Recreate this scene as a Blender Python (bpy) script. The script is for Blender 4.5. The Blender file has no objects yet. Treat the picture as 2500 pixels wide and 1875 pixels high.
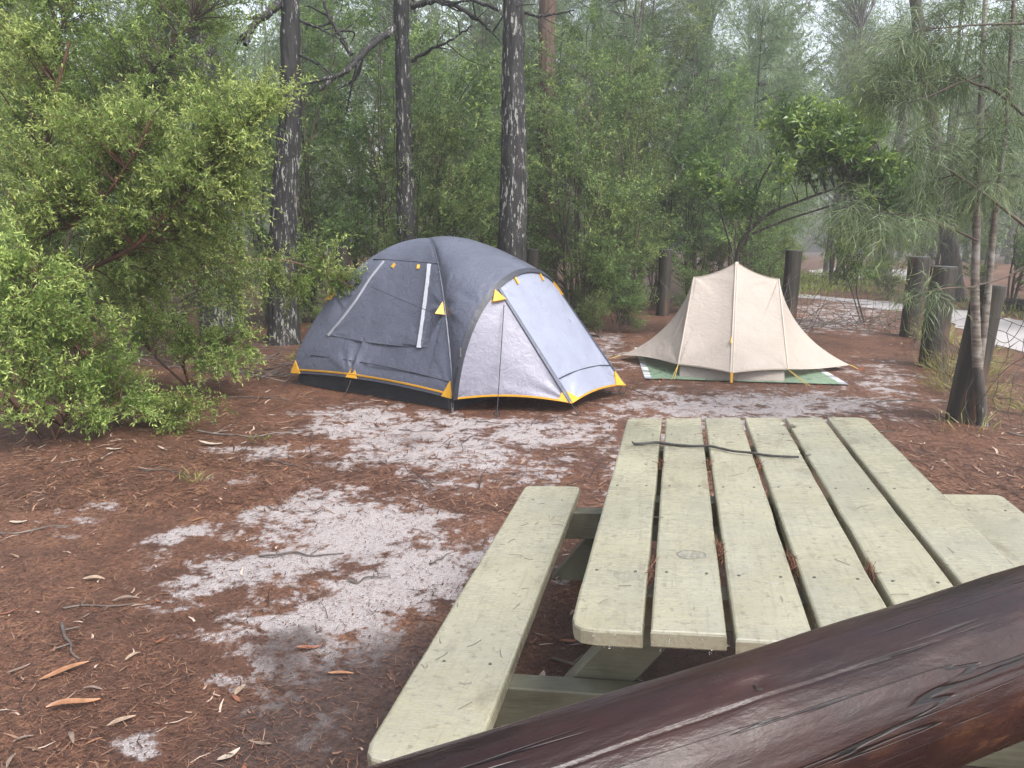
import bpy, math, random
import numpy as np
from mathutils import Vector, Matrix

C = bpy.context.scene.collection
SC = bpy.context.scene
R = math.radians

# ------------------------------------------------------------------ camera, world, sun, exposure
cam_d = bpy.data.cameras.new('camera')
cam = bpy.data.objects.new('camera', cam_d)
C.objects.link(cam)
SC.camera = cam
cam_d.sensor_width = 36.0
cam_d.lens = 27.03
cam_d.clip_start = 0.05
cam_d.clip_end = 400.0
_p, _r = R(11.18), R(0.6)
_f = Vector((0, math.cos(_p), -math.sin(_p)))
_u0 = Vector((0, math.sin(_p), math.cos(_p)))
_x0 = Vector((1, 0, 0))
_x = _x0 * math.cos(_r) + _u0 * math.sin(_r)
_u = -_x0 * math.sin(_r) + _u0 * math.cos(_r)
cam.matrix_world = Matrix(((_x.x, _u.x, -_f.x, 0), (_x.y, _u.y, -_f.y, 0), (_x.z, _u.z, -_f.z, 1.6), (0, 0, 0, 1)))

SUN_EL, SUN_AZ = R(55), R(136)
world = bpy.data.worlds.new("World")
SC.world = world
world.use_nodes = True
wn = world.node_tree
wn.nodes.clear()
wo = wn.nodes.new('ShaderNodeOutputWorld')
wb = wn.nodes.new('ShaderNodeBackground')
ws = wn.nodes.new('ShaderNodeTexSky')
ws.sky_type = 'NISHITA'
ws.sun_disc = False
ws.sun_elevation = SUN_EL
ws.sun_rotation = SUN_AZ
ws.air_density = 1.0
ws.dust_density = 4.0
ws.ozone_density = 1.0
wh = wn.nodes.new('ShaderNodeHueSaturation')      # thin cloud: the blue washed out of the sky
wh.inputs['Saturation'].default_value = 0.42
wn.links.new(ws.outputs[0], wh.inputs['Color'])
wn.links.new(wh.outputs[0], wb.inputs[0])
wb.inputs[1].default_value = 0.15
wn.links.new(wb.outputs[0], wo.inputs[0])

sun_d = bpy.data.lights.new('sun', 'SUN')
sun_d.energy = 1.5
sun_d.angle = R(25)
sun_d.color = (1.0, 0.98, 0.95)
sun = bpy.data.objects.new('sun', sun_d)
C.objects.link(sun)
_sd = Vector((math.cos(SUN_EL) * math.sin(SUN_AZ), math.cos(SUN_EL) * math.cos(SUN_AZ), math.sin(SUN_EL)))
sun.rotation_euler = (-_sd).to_track_quat('-Z', 'Y').to_euler()
sun.location = _sd * 60

SC.view_settings.view_transform = 'Standard'
SC.view_settings.look = 'None'
SC.view_settings.gamma = 1.0
SC.view_settings.use_curve_mapping = False
SC.view_settings.exposure = 1.35
cy = SC.cycles
cy.max_bounces = 7
cy.diffuse_bounces = 4
cy.glossy_bounces = 2
cy.transmission_bounces = 3
cy.volume_bounces = 1
cy.use_denoising = True
cy.sample_clamp_indirect = 6.0

# ------------------------------------------------------------------ helpers: noise
def _hash(ix, iy, iz, seed):
    h = (ix.astype(np.int64) * 73856093) ^ (iy.astype(np.int64) * 19349663) ^ (iz.astype(np.int64) * 83492791) ^ (seed * 2654435)
    h = (h ^ (h >> 13)) * 1274126177
    h = h ^ (h >> 16)
    return (h & 0xFFFF).astype(float) / 65535.0

def vnoise(x, y, z=0.0, seed=0):
    x, y, z = np.broadcast_arrays(np.asarray(x, float), np.asarray(y, float), np.asarray(z, float))
    fx, fy, fz = np.floor(x), np.floor(y), np.floor(z)
    tx, ty, tz = x - fx, y - fy, z - fz
    tx, ty, tz = [t * t * (3 - 2 * t) for t in (tx, ty, tz)]
    out = 0
    for dx in (0, 1):
        for dy in (0, 1):
            for dz in (0, 1):
                w = (tx if dx else 1 - tx) * (ty if dy else 1 - ty) * (tz if dz else 1 - tz)
                out = out + w * _hash(fx + dx, fy + dy, fz + dz, seed)
    return out

def fbm(x, y, z=0.0, seed=0, octv=3):
    a, s, o, f = 1.0, 0.0, 0.0, 1.0
    for i in range(octv):
        o = o + a * vnoise(np.asarray(x) * f, np.asarray(y) * f, np.asarray(z) * f, seed + i)
        s += a; a *= .5; f *= 2.1
    return o / s

# ------------------------------------------------------------------ helpers: objects
def link(name, me, mat=None, parent=None, kind=None):
    if mat is not None and not me.materials:
        me.materials.append(mat)
    o = bpy.data.objects.new(name, me)
    C.objects.link(o)
    if parent is not None:
        o.parent = parent
    if kind:
        o['kind'] = kind
    return o

def mesh_np(name, V, Fq, attrs=None, smooth=True):
    """numpy verts (n,3) and equal-size faces (m,k) -> mesh"""
    V = np.ascontiguousarray(V, dtype=np.float32).reshape(-1, 3)
    Fq = np.ascontiguousarray(Fq, dtype=np.int32)
    me = bpy.data.meshes.new(name)
    m, k = Fq.shape
    me.vertices.add(len(V)); me.vertices.foreach_set('co', V.ravel())
    me.loops.add(m * k); me.loops.foreach_set('vertex_index', Fq.ravel())
    me.polygons.add(m)
    me.polygons.foreach_set('loop_start', np.arange(0, m * k, k, dtype=np.int32))
    me.polygons.foreach_set('loop_total', np.full(m, k, dtype=np.int32))
    me.polygons.foreach_set('use_smooth', np.full(m, bool(smooth)))
    for n, a in (attrs or {}).items():
        at_ = me.attributes.new(n, 'FLOAT', 'POINT')
        at_.data.foreach_set('value', np.ascontiguousarray(a, dtype=np.float32))
    me.update(calc_edges=True)
    return me

def mesh_py(name, V, F, smooth=False):
    me = bpy.data.meshes.new(name)
    me.from_pydata([tuple(map(float, v)) for v in V], [], [tuple(f) for f in F])
    me.polygons.foreach_set('use_smooth', np.full(len(me.polygons), bool(smooth)))
    me.update()
    return me

def thing(name, label, cat, loc=(0, 0, 0), rotz=0, group=None):
    o = bpy.data.objects.new(name, None)
    o.empty_display_size = .1
    C.objects.link(o)
    o.location = loc
    o.rotation_euler = (0, 0, rotz)
    o['label'] = label
    o['category'] = cat
    if group:
        o['group'] = group
    return o

def tag(o, label, cat, group=None):
    o['label'] = label
    o['category'] = cat
    if group:
        o['group'] = group
    return o

def dup(root, loc, rotz=0, scale=1.0, label=None, group=None):
    r = root.copy(); C.objects.link(r)
    r.location = loc
    r.rotation_euler = (root.rotation_euler.x, root.rotation_euler.y, rotz)
    r.scale = (scale, scale, scale) if not hasattr(scale, '__len__') else scale
    if label: r['label'] = label
    if group: r['group'] = group
    for ch in list(root.children):
        c = ch.copy(); C.objects.link(c); c.parent = r
        for g in list(ch.children):
            d = g.copy(); C.objects.link(d); d.parent = c
    return r

# ------------------------------------------------------------------ helpers: geometry
def norm(v):
    return v / np.maximum(np.linalg.norm(v, axis=-1, keepdims=True), 1e-9)

def tube(pts, rad, sides=6, cap=True):
    pts = np.asarray(pts, float)
    n = len(pts)
    rad = np.broadcast_to(np.asarray(rad, float), (n,))
    T = norm(np.gradient(pts, axis=0))
    ref = np.array([0, 0, 1.0]) if abs(T[0, 2]) < .9 else np.array([1.0, 0, 0])
    a = norm(np.cross(T, ref)); b = np.cross(T, a)
    ang = np.arange(sides) * 2 * np.pi / sides
    V = pts[:, None] + rad[:, None, None] * (np.cos(ang)[None, :, None] * a[:, None] + np.sin(ang)[None, :, None] * b[:, None])
    V = V.reshape(-1, 3)
    i = np.arange(n - 1)[:, None] * sides
    j = np.arange(sides)[None]
    k = (j + 1) % sides
    F = np.stack([i + j, i + k, i + sides + k, i + sides + j], -1).reshape(-1, 4)
    return V, F

class Acc:
    """collects quad meshes into one"""
    def __init__(s): s.V = []; s.F = []; s.n = 0
    def add(s, V, F):
        s.V.append(np.asarray(V, float)); s.F.append(np.asarray(F) + s.n); s.n += len(V)
    def tube(s, pts, rad, sides=6): s.add(*tube(pts, rad, sides))
    def build(s, name, mat, parent=None, smooth=True, origin=(0, 0, 0), kind=None):
        me = mesh_np(name, np.concatenate(s.V) - np.asarray(origin), np.concatenate(s.F), smooth=smooth)
        return link(name, me, mat, parent, kind)

def curve(pts, n=12):
    """smooth polyline through points (Catmull-Rom)"""
    P = np.asarray(pts, float)
    P = np.concatenate([[2 * P[0] - P[1]], P, [2 * P[-1] - P[-2]]])
    out = []
    m = len(P) - 3
    for t in np.linspace(0, m, n):
        i = min(int(t), m - 1); u = t - i
        p0, p1, p2, p3 = P[i:i + 4]
        out.append(.5 * ((2 * p1) + (-p0 + p2) * u + (2 * p0 - 5 * p1 + 4 * p2 - p3) * u * u + (-p0 + 3 * p1 - 3 * p2 + p3) * u ** 3))
    return np.array(out)

def grid(fn, ns, nt_):
    s, t = np.meshgrid(np.linspace(0, 1, ns), np.linspace(0, 1, nt_), indexing='ij')
    V = fn(s, t).reshape(-1, 3)
    i = np.arange(ns - 1)[:, None] * nt_
    j = np.arange(nt_ - 1)[None]
    F = np.stack([i + j, i + nt_ + j, i + nt_ + j + 1, i + j + 1], -1).reshape(-1, 4)
    return V, F

def box_vf(x0, x1, y0, y1, z0, z1, b=0.004):
    """box with bevelled top and side edges"""
    def ring(i, z): return [(x0 + i, y0 + i, z), (x1 - i, y0 + i, z), (x1 - i, y1 - i, z), (x0 + i, y1 - i, z)]
    V = ring(b, z0) + ring(0, z0 + b) + ring(0, z1 - b) + ring(b, z1)
    F = [(3, 2, 1, 0), (12, 13, 14, 15)]
    for k in range(3):
        for j in range(4):
            F.append((4 * k + j, 4 * k + (j + 1) % 4, 4 * k + 4 + (j + 1) % 4, 4 * k + 4 + j))
    return V, F

# ------------------------------------------------------------------ helpers: materials
class Mat:
    def __init__(s, name, rough=.6, spec=.5):
        s.m = bpy.data.materials.new(name)
        s.m.use_nodes = True
        s.t = s.m.node_tree
        s.b = s.t.nodes['Principled BSDF']
        s.out = s.t.nodes['Material Output']
        s.b.inputs['Roughness'].default_value = rough
        s.b.inputs['Specular IOR Level'].default_value = spec
    def n(s, typ, **kw):
        n = s.t.nodes.new(typ)
        for k, v in kw.items(): setattr(n, k, v)
        return n
    def l(s, a, b): s.t.links.new(a, b)
    def put(s, sock, v):
        if hasattr(v, 'is_linked') or hasattr(v, 'links'): s.l(v, sock)
        elif hasattr(v, '__len__') and len(v) == 3 and sock.type == 'RGBA': sock.default_value = (*v, 1)
        else: sock.default_value = v
    def coord(s, kind='Object', scale=(1, 1, 1)):
        c = s.n('ShaderNodeTexCoord'); mp = s.n('ShaderNodeMapping')
        mp.inputs['Scale'].default_value = scale
        s.l(c.outputs[kind], mp.inputs[0])
        return mp.outputs[0]
    def noise(s, vec, scale, detail=3, rough=.55, dist=0):
        n = s.n('ShaderNodeTexNoise')
        if vec is not None: s.l(vec, n.inputs['Vector'])
        n.inputs['Scale'].default_value = scale; n.inputs['Detail'].default_value = detail
        n.inputs['Roughness'].default_value = rough; n.inputs['Distortion'].default_value = dist
        return n.outputs[0]
    def vor(s, vec, scale, feature='F1', out=0):
        n = s.n('ShaderNodeTexVoronoi', feature=feature)
        if vec is not None: s.l(vec, n.inputs['Vector'])
        n.inputs['Scale'].default_value = scale
        return n.outputs[out]
    def ramp(s, fac, stops):
        n = s.n('ShaderNodeValToRGB')
        e = n.color_ramp.elements
        while len(e) < len(stops): e.new(.5)
        for el, (p, c) in zip(e, stops):
            el.position = p
            el.color = (*c, 1) if hasattr(c, '__len__') else (c, c, c, 1)
        s.l(fac, n.inputs[0])
        return n.outputs[0]
    def mix(s, fac, a, b, blend='MIX'):
        n = s.n('ShaderNodeMix', data_type='RGBA', blend_type=blend)
        s.put(n.inputs[0], fac); s.put(n.inputs[6], a); s.put(n.inputs[7], b)
        return n.outputs[2]
    def math(s, op, a, b=None, c=None, clamp=False):
        n = s.n('ShaderNodeMath', operation=op); n.use_clamp = clamp
        s.put(n.inputs[0], a)
        if b is not None: s.put(n.inputs[1], b)
        if c is not None: s.put(n.inputs[2], c)
        return n.outputs[0]
    def step(s, v, lo, hi):
        n = s.n('ShaderNodeMapRange', interpolation_type='SMOOTHSTEP')
        s.put(n.inputs[0], v); n.inputs[1].default_value = lo; n.inputs[2].default_value = hi
        return n.outputs[0]
    def attr(s, name):
        n = s.n('ShaderNodeAttribute'); n.attribute_name = name
        return n.outputs['Fac']
    def rnd(s):
        return s.n('ShaderNodeObjectInfo').outputs['Random']
    def col(s, v): s.put(s.b.inputs['Base Color'], v)
    def rough(s, v): s.put(s.b.inputs['Roughness'], v)
    def bump(s, h, strength=.3, dist=.01):
        n = s.n('ShaderNodeBump'); n.inputs['Strength'].default_value = strength; n.inputs['Distance'].default_value = dist
        s.l(h, n.inputs['Height']); s.l(n.outputs[0], s.b.inputs['Normal'])

MT = {}
def leaf_mat(name, dark, mid, light, young, rough=.42, trans=.35):
    M = Mat(name, rough, .4)
    c = M.ramp(M.attr('tint'), [(0, dark), (.5, mid), (1, light)])
    c = M.mix(M.attr('young'), c, young)
    hv = M.n('ShaderNodeHueSaturation')
    M.put(hv.inputs['Hue'], M.math('MULTIPLY_ADD', M.rnd(), .03, .485))
    M.put(hv.inputs['Value'], M.math('MULTIPLY_ADD', M.rnd(), .4, .8))
    M.l(c, hv.inputs['Color'])
    c = hv.outputs[0]
    M.col(c)
    tr = M.n('ShaderNodeBsdfTranslucent'); M.l(c, tr.inputs[0])
    mx = M.n('ShaderNodeMixShader'); mx.inputs[0].default_value = trans
    M.l(M.b.outputs[0], mx.inputs[1]); M.l(tr.outputs[0], mx.inputs[2]); M.l(mx.outputs[0], M.out.inputs[0])
    MT[name] = M.m
leaf_mat('shrub_leaf', (.070, .122, .022), (.185, .290, .056), (.34, .47, .16), (.82, .95, .32), rough=.33, trans=.5)
leaf_mat('dull_leaf', (.080, .135, .026), (.175, .275, .056), (.30, .42, .13), (.62, .78, .23), trans=.5)
leaf_mat('tea_leaf', (.048, .088, .024), (.13, .205, .058), (.235, .335, .11), (.52, .64, .19), trans=.48)
leaf_mat('needle_leaf', (.06, .10, .045), (.14, .20, .10), (.24, .31, .18), (.36, .45, .17), trans=.45)
leaf_mat('gum_leaf', (.06, .10, .035), (.15, .215, .085), (.25, .32, .14), (.40, .48, .20), trans=.47)
leaf_mat('glossy_leaf', (.04, .08, .018), (.09, .16, .035), (.17, .25, .06), (.36, .46, .09), rough=.28, trans=.42)
leaf_mat('grass_blade', (.10, .12, .03), (.20, .22, .06), (.38, .34, .15), (.30, .36, .08), rough=.6)

def bark(name, base, flake, fleck, amount, zs=1.0, sc=1.0):
    M = Mat(name, .75, .35)
    v = M.coord('Object', (1, 1, .22 * zs))
    va = M.n('ShaderNodeVectorMath', operation='ADD'); M.l(v, va.inputs[0]); M.l(M.math('MULTIPLY', M.rnd(), 37.0), va.inputs[1]); v = va.outputs[0]
    n1 = M.noise(v, 16 * sc, 5, .65)
    n2 = M.noise(v, 30 * sc, 6, .7)
    n3 = M.noise(M.coord('Object', (1, 1, .5)), 2.2 * sc, 3, .6)
    c = M.ramp(n1, [(.3, base), (.7, flake)])
    m = M.step(M.math('ADD', n2, M.math('MULTIPLY', n3, .4)), .81 - amount, .85 - amount)
    c = M.mix(m, c, M.ramp(M.noise(v, 90, 2), [(.3, tuple(x * .55 for x in fleck)), (.7, fleck)]))
    M.col(c)
    M.bump(M.math('ADD', n1, M.math('MULTIPLY', n2, .5)), .8, .03)
    MT[name] = M.m
bark('black_bark', (.006, .0055, .006), (.034, .032, .031), (.36, .36, .335), .03)
bark('brown_bark', (.05, .03, .022), (.12, .075, .055), (.22, .16, .12), -.02)
bark('grey_bark', (.035, .03, .025), (.09, .08, .07), (.24, .23, .20), .02)
M = Mat('pale_bark', .6, .4)
v = M.coord('Object', (1, 1, 6))
ring = M.noise(v, 7, 3, .6)
pat = M.noise(M.coord('Object'), 5, 3)
M.col(M.mix(M.step(pat, .5, .62), M.ramp(ring, [(.35, (.065, .05, .04)), (.6, (.18, .15, .125))]), (.23, .215, .19)))
M.bump(ring, .6, .01); MT['pale_bark'] = M.m
M = Mat('twig_bark', .6, .4)
M.col(M.ramp(M.noise(M.coord('Object'), 3, 2), [(.35, (.03, .022, .018)), (.65, (.10, .07, .05))])); MT['twig_bark'] = M.m
M = Mat('red_bark', .5, .45)
M.col(M.ramp(M.noise(M.coord('Object', (1, 1, 1)), 9, 4), [(.35, (.045, .022, .014)), (.65, (.13, .06, .035))])); MT['red_bark'] = M.m
M = Mat('dead_twig', .6, .4)
M.col(M.ramp(M.noise(M.coord('Object'), 5, 3), [(.35, (.035, .028, .026)), (.65, (.17, .14, .12))])); MT['dead_twig'] = M.m

def litter_mat(name, stops, rough=.55):
    M = Mat(name, rough, .45)
    M.col(M.ramp(M.attr('tint'), stops)); MT[name] = M.m
litter_mat('needle_brown', [(0, (.025, .014, .011)), (.4, (.10, .043, .026)), (.8, (.175, .082, .047)), (1, (.29, .175, .11))])
litter_mat('leaf_dry', [(0, (.07, .04, .03)), (.4, (.20, .11, .07)), (.75, (.32, .22, .16)), (1, (.44, .36, .30))])

def plain(name, c, rough=.6, spec=.5, metal=0, noise_amt=0, noise_sc=8):
    M = Mat(name, rough, spec)
    M.b.inputs['Metallic'].default_value = metal
    if noise_amt:
        n = M.noise(M.coord('Object'), noise_sc, 4)
        M.col(M.ramp(n, [(.3, tuple(x * (1 - noise_amt) for x in c)), (.7, tuple(min(1, x * (1 + noise_amt)) for x in c))]))
    else:
        M.col(c)
    MT[name] = M.m

def fabric(name, c, rough, wr=.35, sc=1.0, dirt=.12, trans=0, sheen=.1):
    M = Mat(name, rough, .45)
    v = M.coord('Object')
    n = M.noise(v, 2.2, 3); d = M.noise(v, 60, 2)
    k = M.ramp(n, [(.3, tuple(x * (1 - dirt) for x in c)), (.7, tuple(min(1, x * (1 + dirt)) for x in c))])
    M.col(M.mix(M.step(d, .62, .75), k, tuple(min(1, x * 1.25 + .01) for x in c)))
    w = M.noise(v, 7 * sc, 5, .62, 1.6)
    w2 = M.noise(v, 26 * sc, 3, .6, 1.0)
    M.bump(M.math('ADD', w, M.math('MULTIPLY', w2, .3)), wr, .03)
    M.rough(M.ramp(M.noise(v, 5, 4), [(.35, rough * .75), (.65, min(1, rough * 1.3))]))
    if trans:
        tr = M.n('ShaderNodeBsdfTranslucent'); tr.inputs[0].default_value = (*c, 1)
        mx = M.n('ShaderNodeMixShader'); mx.inputs[0].default_value = trans
        M.l(M.b.outputs[0], mx.inputs[1]); M.l(tr.outputs[0], mx.inputs[2]); M.l(mx.outputs[0], M.out.inputs[0])
    MT[name] = M.m
fabric('fly_dark', (.080, .087, .120), .36, .38)
fabric('fly_trim', (.028, .031, .042), .5, .2)
fabric('fly_light', (.27, .265, .325), .42, .45, trans=.15)
fabric('fly_pale', (.27, .29, .375), .36, .4, trans=.15)
fabric('tub_floor', (.012, .012, .018), .4, .3)
fabric('tape_grey', (.25, .26, .30), .4, .2)
fabric('yellow', (.60, .31, .025), .5, .2)
fabric('canvas_tan', (.41, .356, .312), .75, .5, trans=.22, dirt=.06)
fabric('canvas_seam', (.44, .38, .325), .75, .2, dirt=.05)
fabric('canvas_inner', (.26, .225, .20), .75, .3)
fabric('tarp_green', (.15, .22, .15), .35, .5)
plain('cord_dark', (.02, .02, .025), .7)
plain('cord_yellow', (.50, .36, .08), .7)
plain('steel', (.45, .45, .47), .3, .5, 1.0)
plain('orange_peg', (.60, .12, .04), .5)
plain('pole_black', (.015, .015, .018), .35)
plain('wire_steel', (.10, .085, .075), .5, .5, .6)

# weathered dark timber of the bollards
M = Mat('bollard_wood', .62, .35)
v = M.coord('Object', (1, 1, .08))
g1 = M.noise(v, 22, 4, .6); g2 = M.noise(M.coord('Object', (1, 1, .25)), 4.5, 3)
c = M.ramp(g1, [(.3, (.014, .013, .011)), (.55, (.035, .03, .023)), (.75, (.065, .055, .04))])
c = M.mix(M.step(M.math('ADD', g2, M.math('MULTIPLY', M.rnd(), .12)), .56, .70), c, (.085, .05, .032))
M.col(c); M.bump(g1, .5, .02); MT['bollard_wood'] = M.m
M = Mat('bollard_cap', .3, .5)
M.col(M.ramp(M.noise(M.coord('Object', (1, 1, 1)), 14, 3), [(.3, (.03, .032, .035)), (.7, (.10, .105, .11))])); MT['bollard_cap'] = M.m

# sage cream painted table planks: wet, worn, brushed with rain
def table_paint(name, patches, hw):
    M = Mat(name, .45, .5)
    tc = M.n('ShaderNodeTexCoord').outputs['Object']
    ofs = M.n('ShaderNodeVectorMath', operation='ADD'); M.l(tc, ofs.inputs[0]); M.l(M.math('MULTIPLY', M.rnd(), 23.0), ofs.inputs[1])
    def vec(sx, sy):
        mp = M.n('ShaderNodeMapping'); mp.inputs['Scale'].default_value = (sx, sy, sx); M.l(ofs.outputs[0], mp.inputs[0]); return mp.outputs[0]
    v = vec(1, 1)
    n1 = M.noise(v, 3.2, 4, .6); grain = M.noise(vec(9, .55), 9, 5, .7, .4); n3 = M.noise(v, 46, 4, .65); cross = M.noise(vec(.8, 6), 9, 4, .7, .5)
    c = M.ramp(n1, [(.3, (.240, .224, .155)), (.7, (.305, .288, .210))])
    c = M.mix(M.math('MULTIPLY', M.step(grain, .50, .66), .38), c, (.165, .152, .108))
    c = M.mix(M.math('MULTIPLY', M.step(cross, .56, .70), .40), c, (.17, .16, .115))
    c = M.mix(M.math('MULTIPLY', M.step(n3, .57, .68), .6), c, (.125, .11, .078))
    c = M.mix(M.math('MULTIPLY', M.step(M.noise(vec(2.2, 1.0), 4.2, 5, .72), .55, .70), .62), c, (.145, .122, .085))
    c = M.mix(M.math('MULTIPLY', M.step(M.noise(v, 11, 5, .75), .66, .72), .7), c, (.36, .35, .28))
    sp = M.n('ShaderNodeSeparateXYZ'); M.l(tc, sp.inputs[0])
    edge = M.step(M.math('ADD', M.math('ABSOLUTE', sp.outputs[0]), M.math('MULTIPLY', M.math('SUBTRACT', M.noise(v, 16, 4), .5), .022)), hw - .011, hw)
    c = M.mix(M.math('MULTIPLY', edge, .45), c, (.17, .165, .11))
    for (px, py, rx, ry, k) in patches:
        dx = M.math('DIVIDE', M.math('SUBTRACT', sp.outputs[0], px), rx)
        dy = M.math('DIVIDE', M.math('SUBTRACT', sp.outputs[1], py), ry)
        d = M.math('ADD', M.math('SQRT', M.math('ADD', M.math('MULTIPLY', dx, dx), M.math('MULTIPLY', dy, dy))), M.math('MULTIPLY', M.math('SUBTRACT', M.noise(v, 45, 3), .5), .5))
        inside = M.math('SUBTRACT', 1.0, M.step(d, .93, 1.02))
        rim = M.math('MULTIPLY', inside, M.step(d, .80, .95))
        c = M.mix(M.math('MULTIPLY', inside, k), c, M.ramp(M.noise(vec(5, 1.2), 24, 3), [(.3, (.15, .135, .10)), (.7, (.27, .255, .20))]))
        c = M.mix(M.math('MULTIPLY', rim, .9 * k), c, (.07, .062, .045))
    M.col(c)
    film = M.noise(vec(.8, 2.6), 22, 5, .68, 1.8)
    wet = M.step(M.math('ADD', M.math('MULTIPLY', M.noise(v, 2.2, 2, .5), .45), M.math('MULTIPLY', film, .55)), .455, .545)
    M.l(M.math('MULTIPLY_ADD', wet, .92, .08), M.b.inputs['Coat Weight'])
    M.b.inputs['Coat Roughness'].default_value = .05
    M.b.inputs['Coat IOR'].default_value = 2.2
    M.bump(M.math('ADD', M.math('MULTIPLY', grain, .4), M.math('ADD', M.math('MULTIPLY', cross, .4), M.math('MULTIPLY', n3, .5))), .45, .006)
    bn = M.n('ShaderNodeBump'); bn.inputs['Strength'].default_value = .3; bn.inputs['Distance'].default_value = .006
    M.l(film, bn.inputs['Height']); M.l(bn.outputs[0], M.b.inputs['Coat Normal'])
    MT[name] = M.m
table_paint('table_paint', [], .082)
table_paint('seat_paint', [], .135)
table_paint('table_paint_worn', [(.012, -.60, .042, .032, 1.0), (.0, -.02, .026, .020, .6)], .082)
table_paint('table_paint_stained', [(.03, -.75, .035, .028, .45), (-.02, -.62, .045, .02, .3)], .082)
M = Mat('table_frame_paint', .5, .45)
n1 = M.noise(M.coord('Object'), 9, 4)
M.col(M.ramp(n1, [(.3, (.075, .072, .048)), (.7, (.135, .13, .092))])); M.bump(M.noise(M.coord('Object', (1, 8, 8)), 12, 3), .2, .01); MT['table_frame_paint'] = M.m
plain('screw_dark', (.10, .095, .08), .4, .5, .5)
M = Mat('droplet', .03, .5)
M.b.inputs['Transmission Weight'].default_value = 1.0; M.b.inputs['IOR'].default_value = 1.33; M.col((.95, .97, 1)); MT['droplet'] = M.m

# the log rail: oiled red-brown timber, scuffed, with long checks
M = Mat('log_wood', .3, .5)
v = M.coord('Object', (.18, 1, 1)); v2 = M.coord('Object', (.55, 1, 1))
g = M.noise(v, 30, 5, .62); g2 = M.noise(v2, 7, 5, .65, .6); g3 = M.noise(M.coord('Object', (.32, 1, 1)), 40, 5, .72)
c = M.ramp(g2, [(.25, (.005, .0035, .0045)), (.5, (.015, .006, .006)), (.75, (.031, .0115, .009))])  # darkened overall in place of shade from a shelter that isn't modelled
c = M.mix(M.math('MULTIPLY', M.step(g, .52, .70), .45), c, (.04, .018, .015))
worn = M.math('MULTIPLY', M.step(g2, .50, .60), M.step(g3, .47, .56))
lz = M.n('ShaderNodeSeparateXYZ'); M.l(M.n('ShaderNodeTexCoord').outputs['Object'], lz.inputs[0])
worn = M.math('MULTIPLY', worn, M.math('SUBTRACT', 1.0, M.step(lz.outputs[2], -.02, .045)))
c = M.mix(M.math('MULTIPLY', worn, .85), c, (.075, .033, .016))
cr = M.noise(M.coord('Object', (.035, 1, 1)), 26, 3, .6, .3)
line = M.math('MULTIPLY', M.math('SUBTRACT', 1.0, M.step(M.math('ABSOLUTE', M.math('SUBTRACT', cr, .53)), .004, .012)), M.step(M.noise(M.coord('Object', (.3, 1, 1)), 9, 3), .48, .58))
c = M.mix(M.math('MULTIPLY', line, .9), c, (.003, .002, .002))
M.col(c)
M.rough(M.math('MULTIPLY_ADD', M.noise(v2, 6, 6, .75), .95, -.16, True))
M.b.inputs['Specular IOR Level'].default_value = .33
M.bump(M.math('ADD', M.math('MULTIPLY_ADD', line, -.5, M.math('MULTIPLY', g, .15)), M.math('ADD', M.math('MULTIPLY', g3, .8), M.math('MULTIPLY', M.noise(M.coord('Object', (.5, 1, 1)), 110, 3), .25))), .45, .004)
MT['log_wood'] = M.m
plain('log_crack', (.006, .004, .004), .8)

# ground: rusty needle litter, pale sand showing through, damp dark soil, painted table shade, darker thicket floor, grass tint
M = Mat('ground_litter', .7, .3)
v = M.coord('Object')
nA = M.noise(v, 1.1, 4, .6); nB = M.noise(v, 9, 5, .65); nC = M.noise(v, 55, 4, .7); nD = M.noise(v, 190, 3, .7)
stretch = M.noise(M.coord('Object', (1, 2.2, 1)), 75, 4, .7, 1.5)
c = M.ramp(nC, [(.30, (.028, .015, .011)), (.5, (.132, .060, .036)), (.70, (.26, .132, .080))])
c = M.mix(M.math('MULTIPLY', M.step(M.math('ADD', M.math('MULTIPLY', nA, .6), M.math('MULTIPLY', M.noise(v, 4.3, 4, .7), .4)), .43, .58), .8), c, M.ramp(nB, [(.3, (.034, .018, .014)), (.7, (.115, .050, .032))]))
c = M.mix(M.math('MULTIPLY', M.step(nD, .60, .70), .6), c, (.27, .155, .105))
sand_a = M.attr('sand')
q = M.math('ADD', sand_a, M.math('ADD', M.math('MULTIPLY', M.math('SUBTRACT', nB, .5), 1.5), M.math('ADD', M.math('MULTIPLY', M.math('SUBTRACT', M.noise(v, 26, 4, .7), .5), .75), M.math('MULTIPLY', M.math('SUBTRACT', M.noise(v, 2.9, 3, .6), .5), 1.5))))
sm = M.math('MULTIPLY', M.step(q, .36, .66), M.step(sand_a, .04, .22))
sc_ = M.ramp(nD, [(.27, (.15, .128, .128)), (.5, (.38, .348, .348)), (.72, (.57, .535, .53))])
sc_ = M.mix(M.math('MULTIPLY', M.step(stretch, .56, .66), .75), sc_, (.12, .08, .07))
sc_ = M.mix(M.math('MULTIPLY', M.step(nC, .53, .66), .5), sc_, (.22, .14, .12))
c = M.mix(M.math('MULTIPLY', sm, .93), c, sc_)
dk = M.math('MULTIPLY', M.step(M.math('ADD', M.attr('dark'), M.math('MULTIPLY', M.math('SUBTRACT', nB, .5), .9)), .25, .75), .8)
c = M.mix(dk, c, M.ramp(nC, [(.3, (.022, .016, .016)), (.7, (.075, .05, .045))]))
c = M.mix(M.math('MULTIPLY', M.step(M.math('ADD', M.attr('grass'), M.math('MULTIPLY', M.math('SUBTRACT', nB, .5), .8)), .35, .7), .8), c, M.ramp(nC, [(.3, (.05, .06, .015)), (.7, (.16, .17, .05))]))
M.col(c)
M.rough(M.ramp(nB, [(.3, .38), (.7, .72)]))
M.bump(M.math('ADD', M.math('MULTIPLY', nC, .8), M.math('ADD', M.math('MULTIPLY', stretch, .6), M.math('MULTIPLY', nD, .3))), .75, .02)
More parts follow.
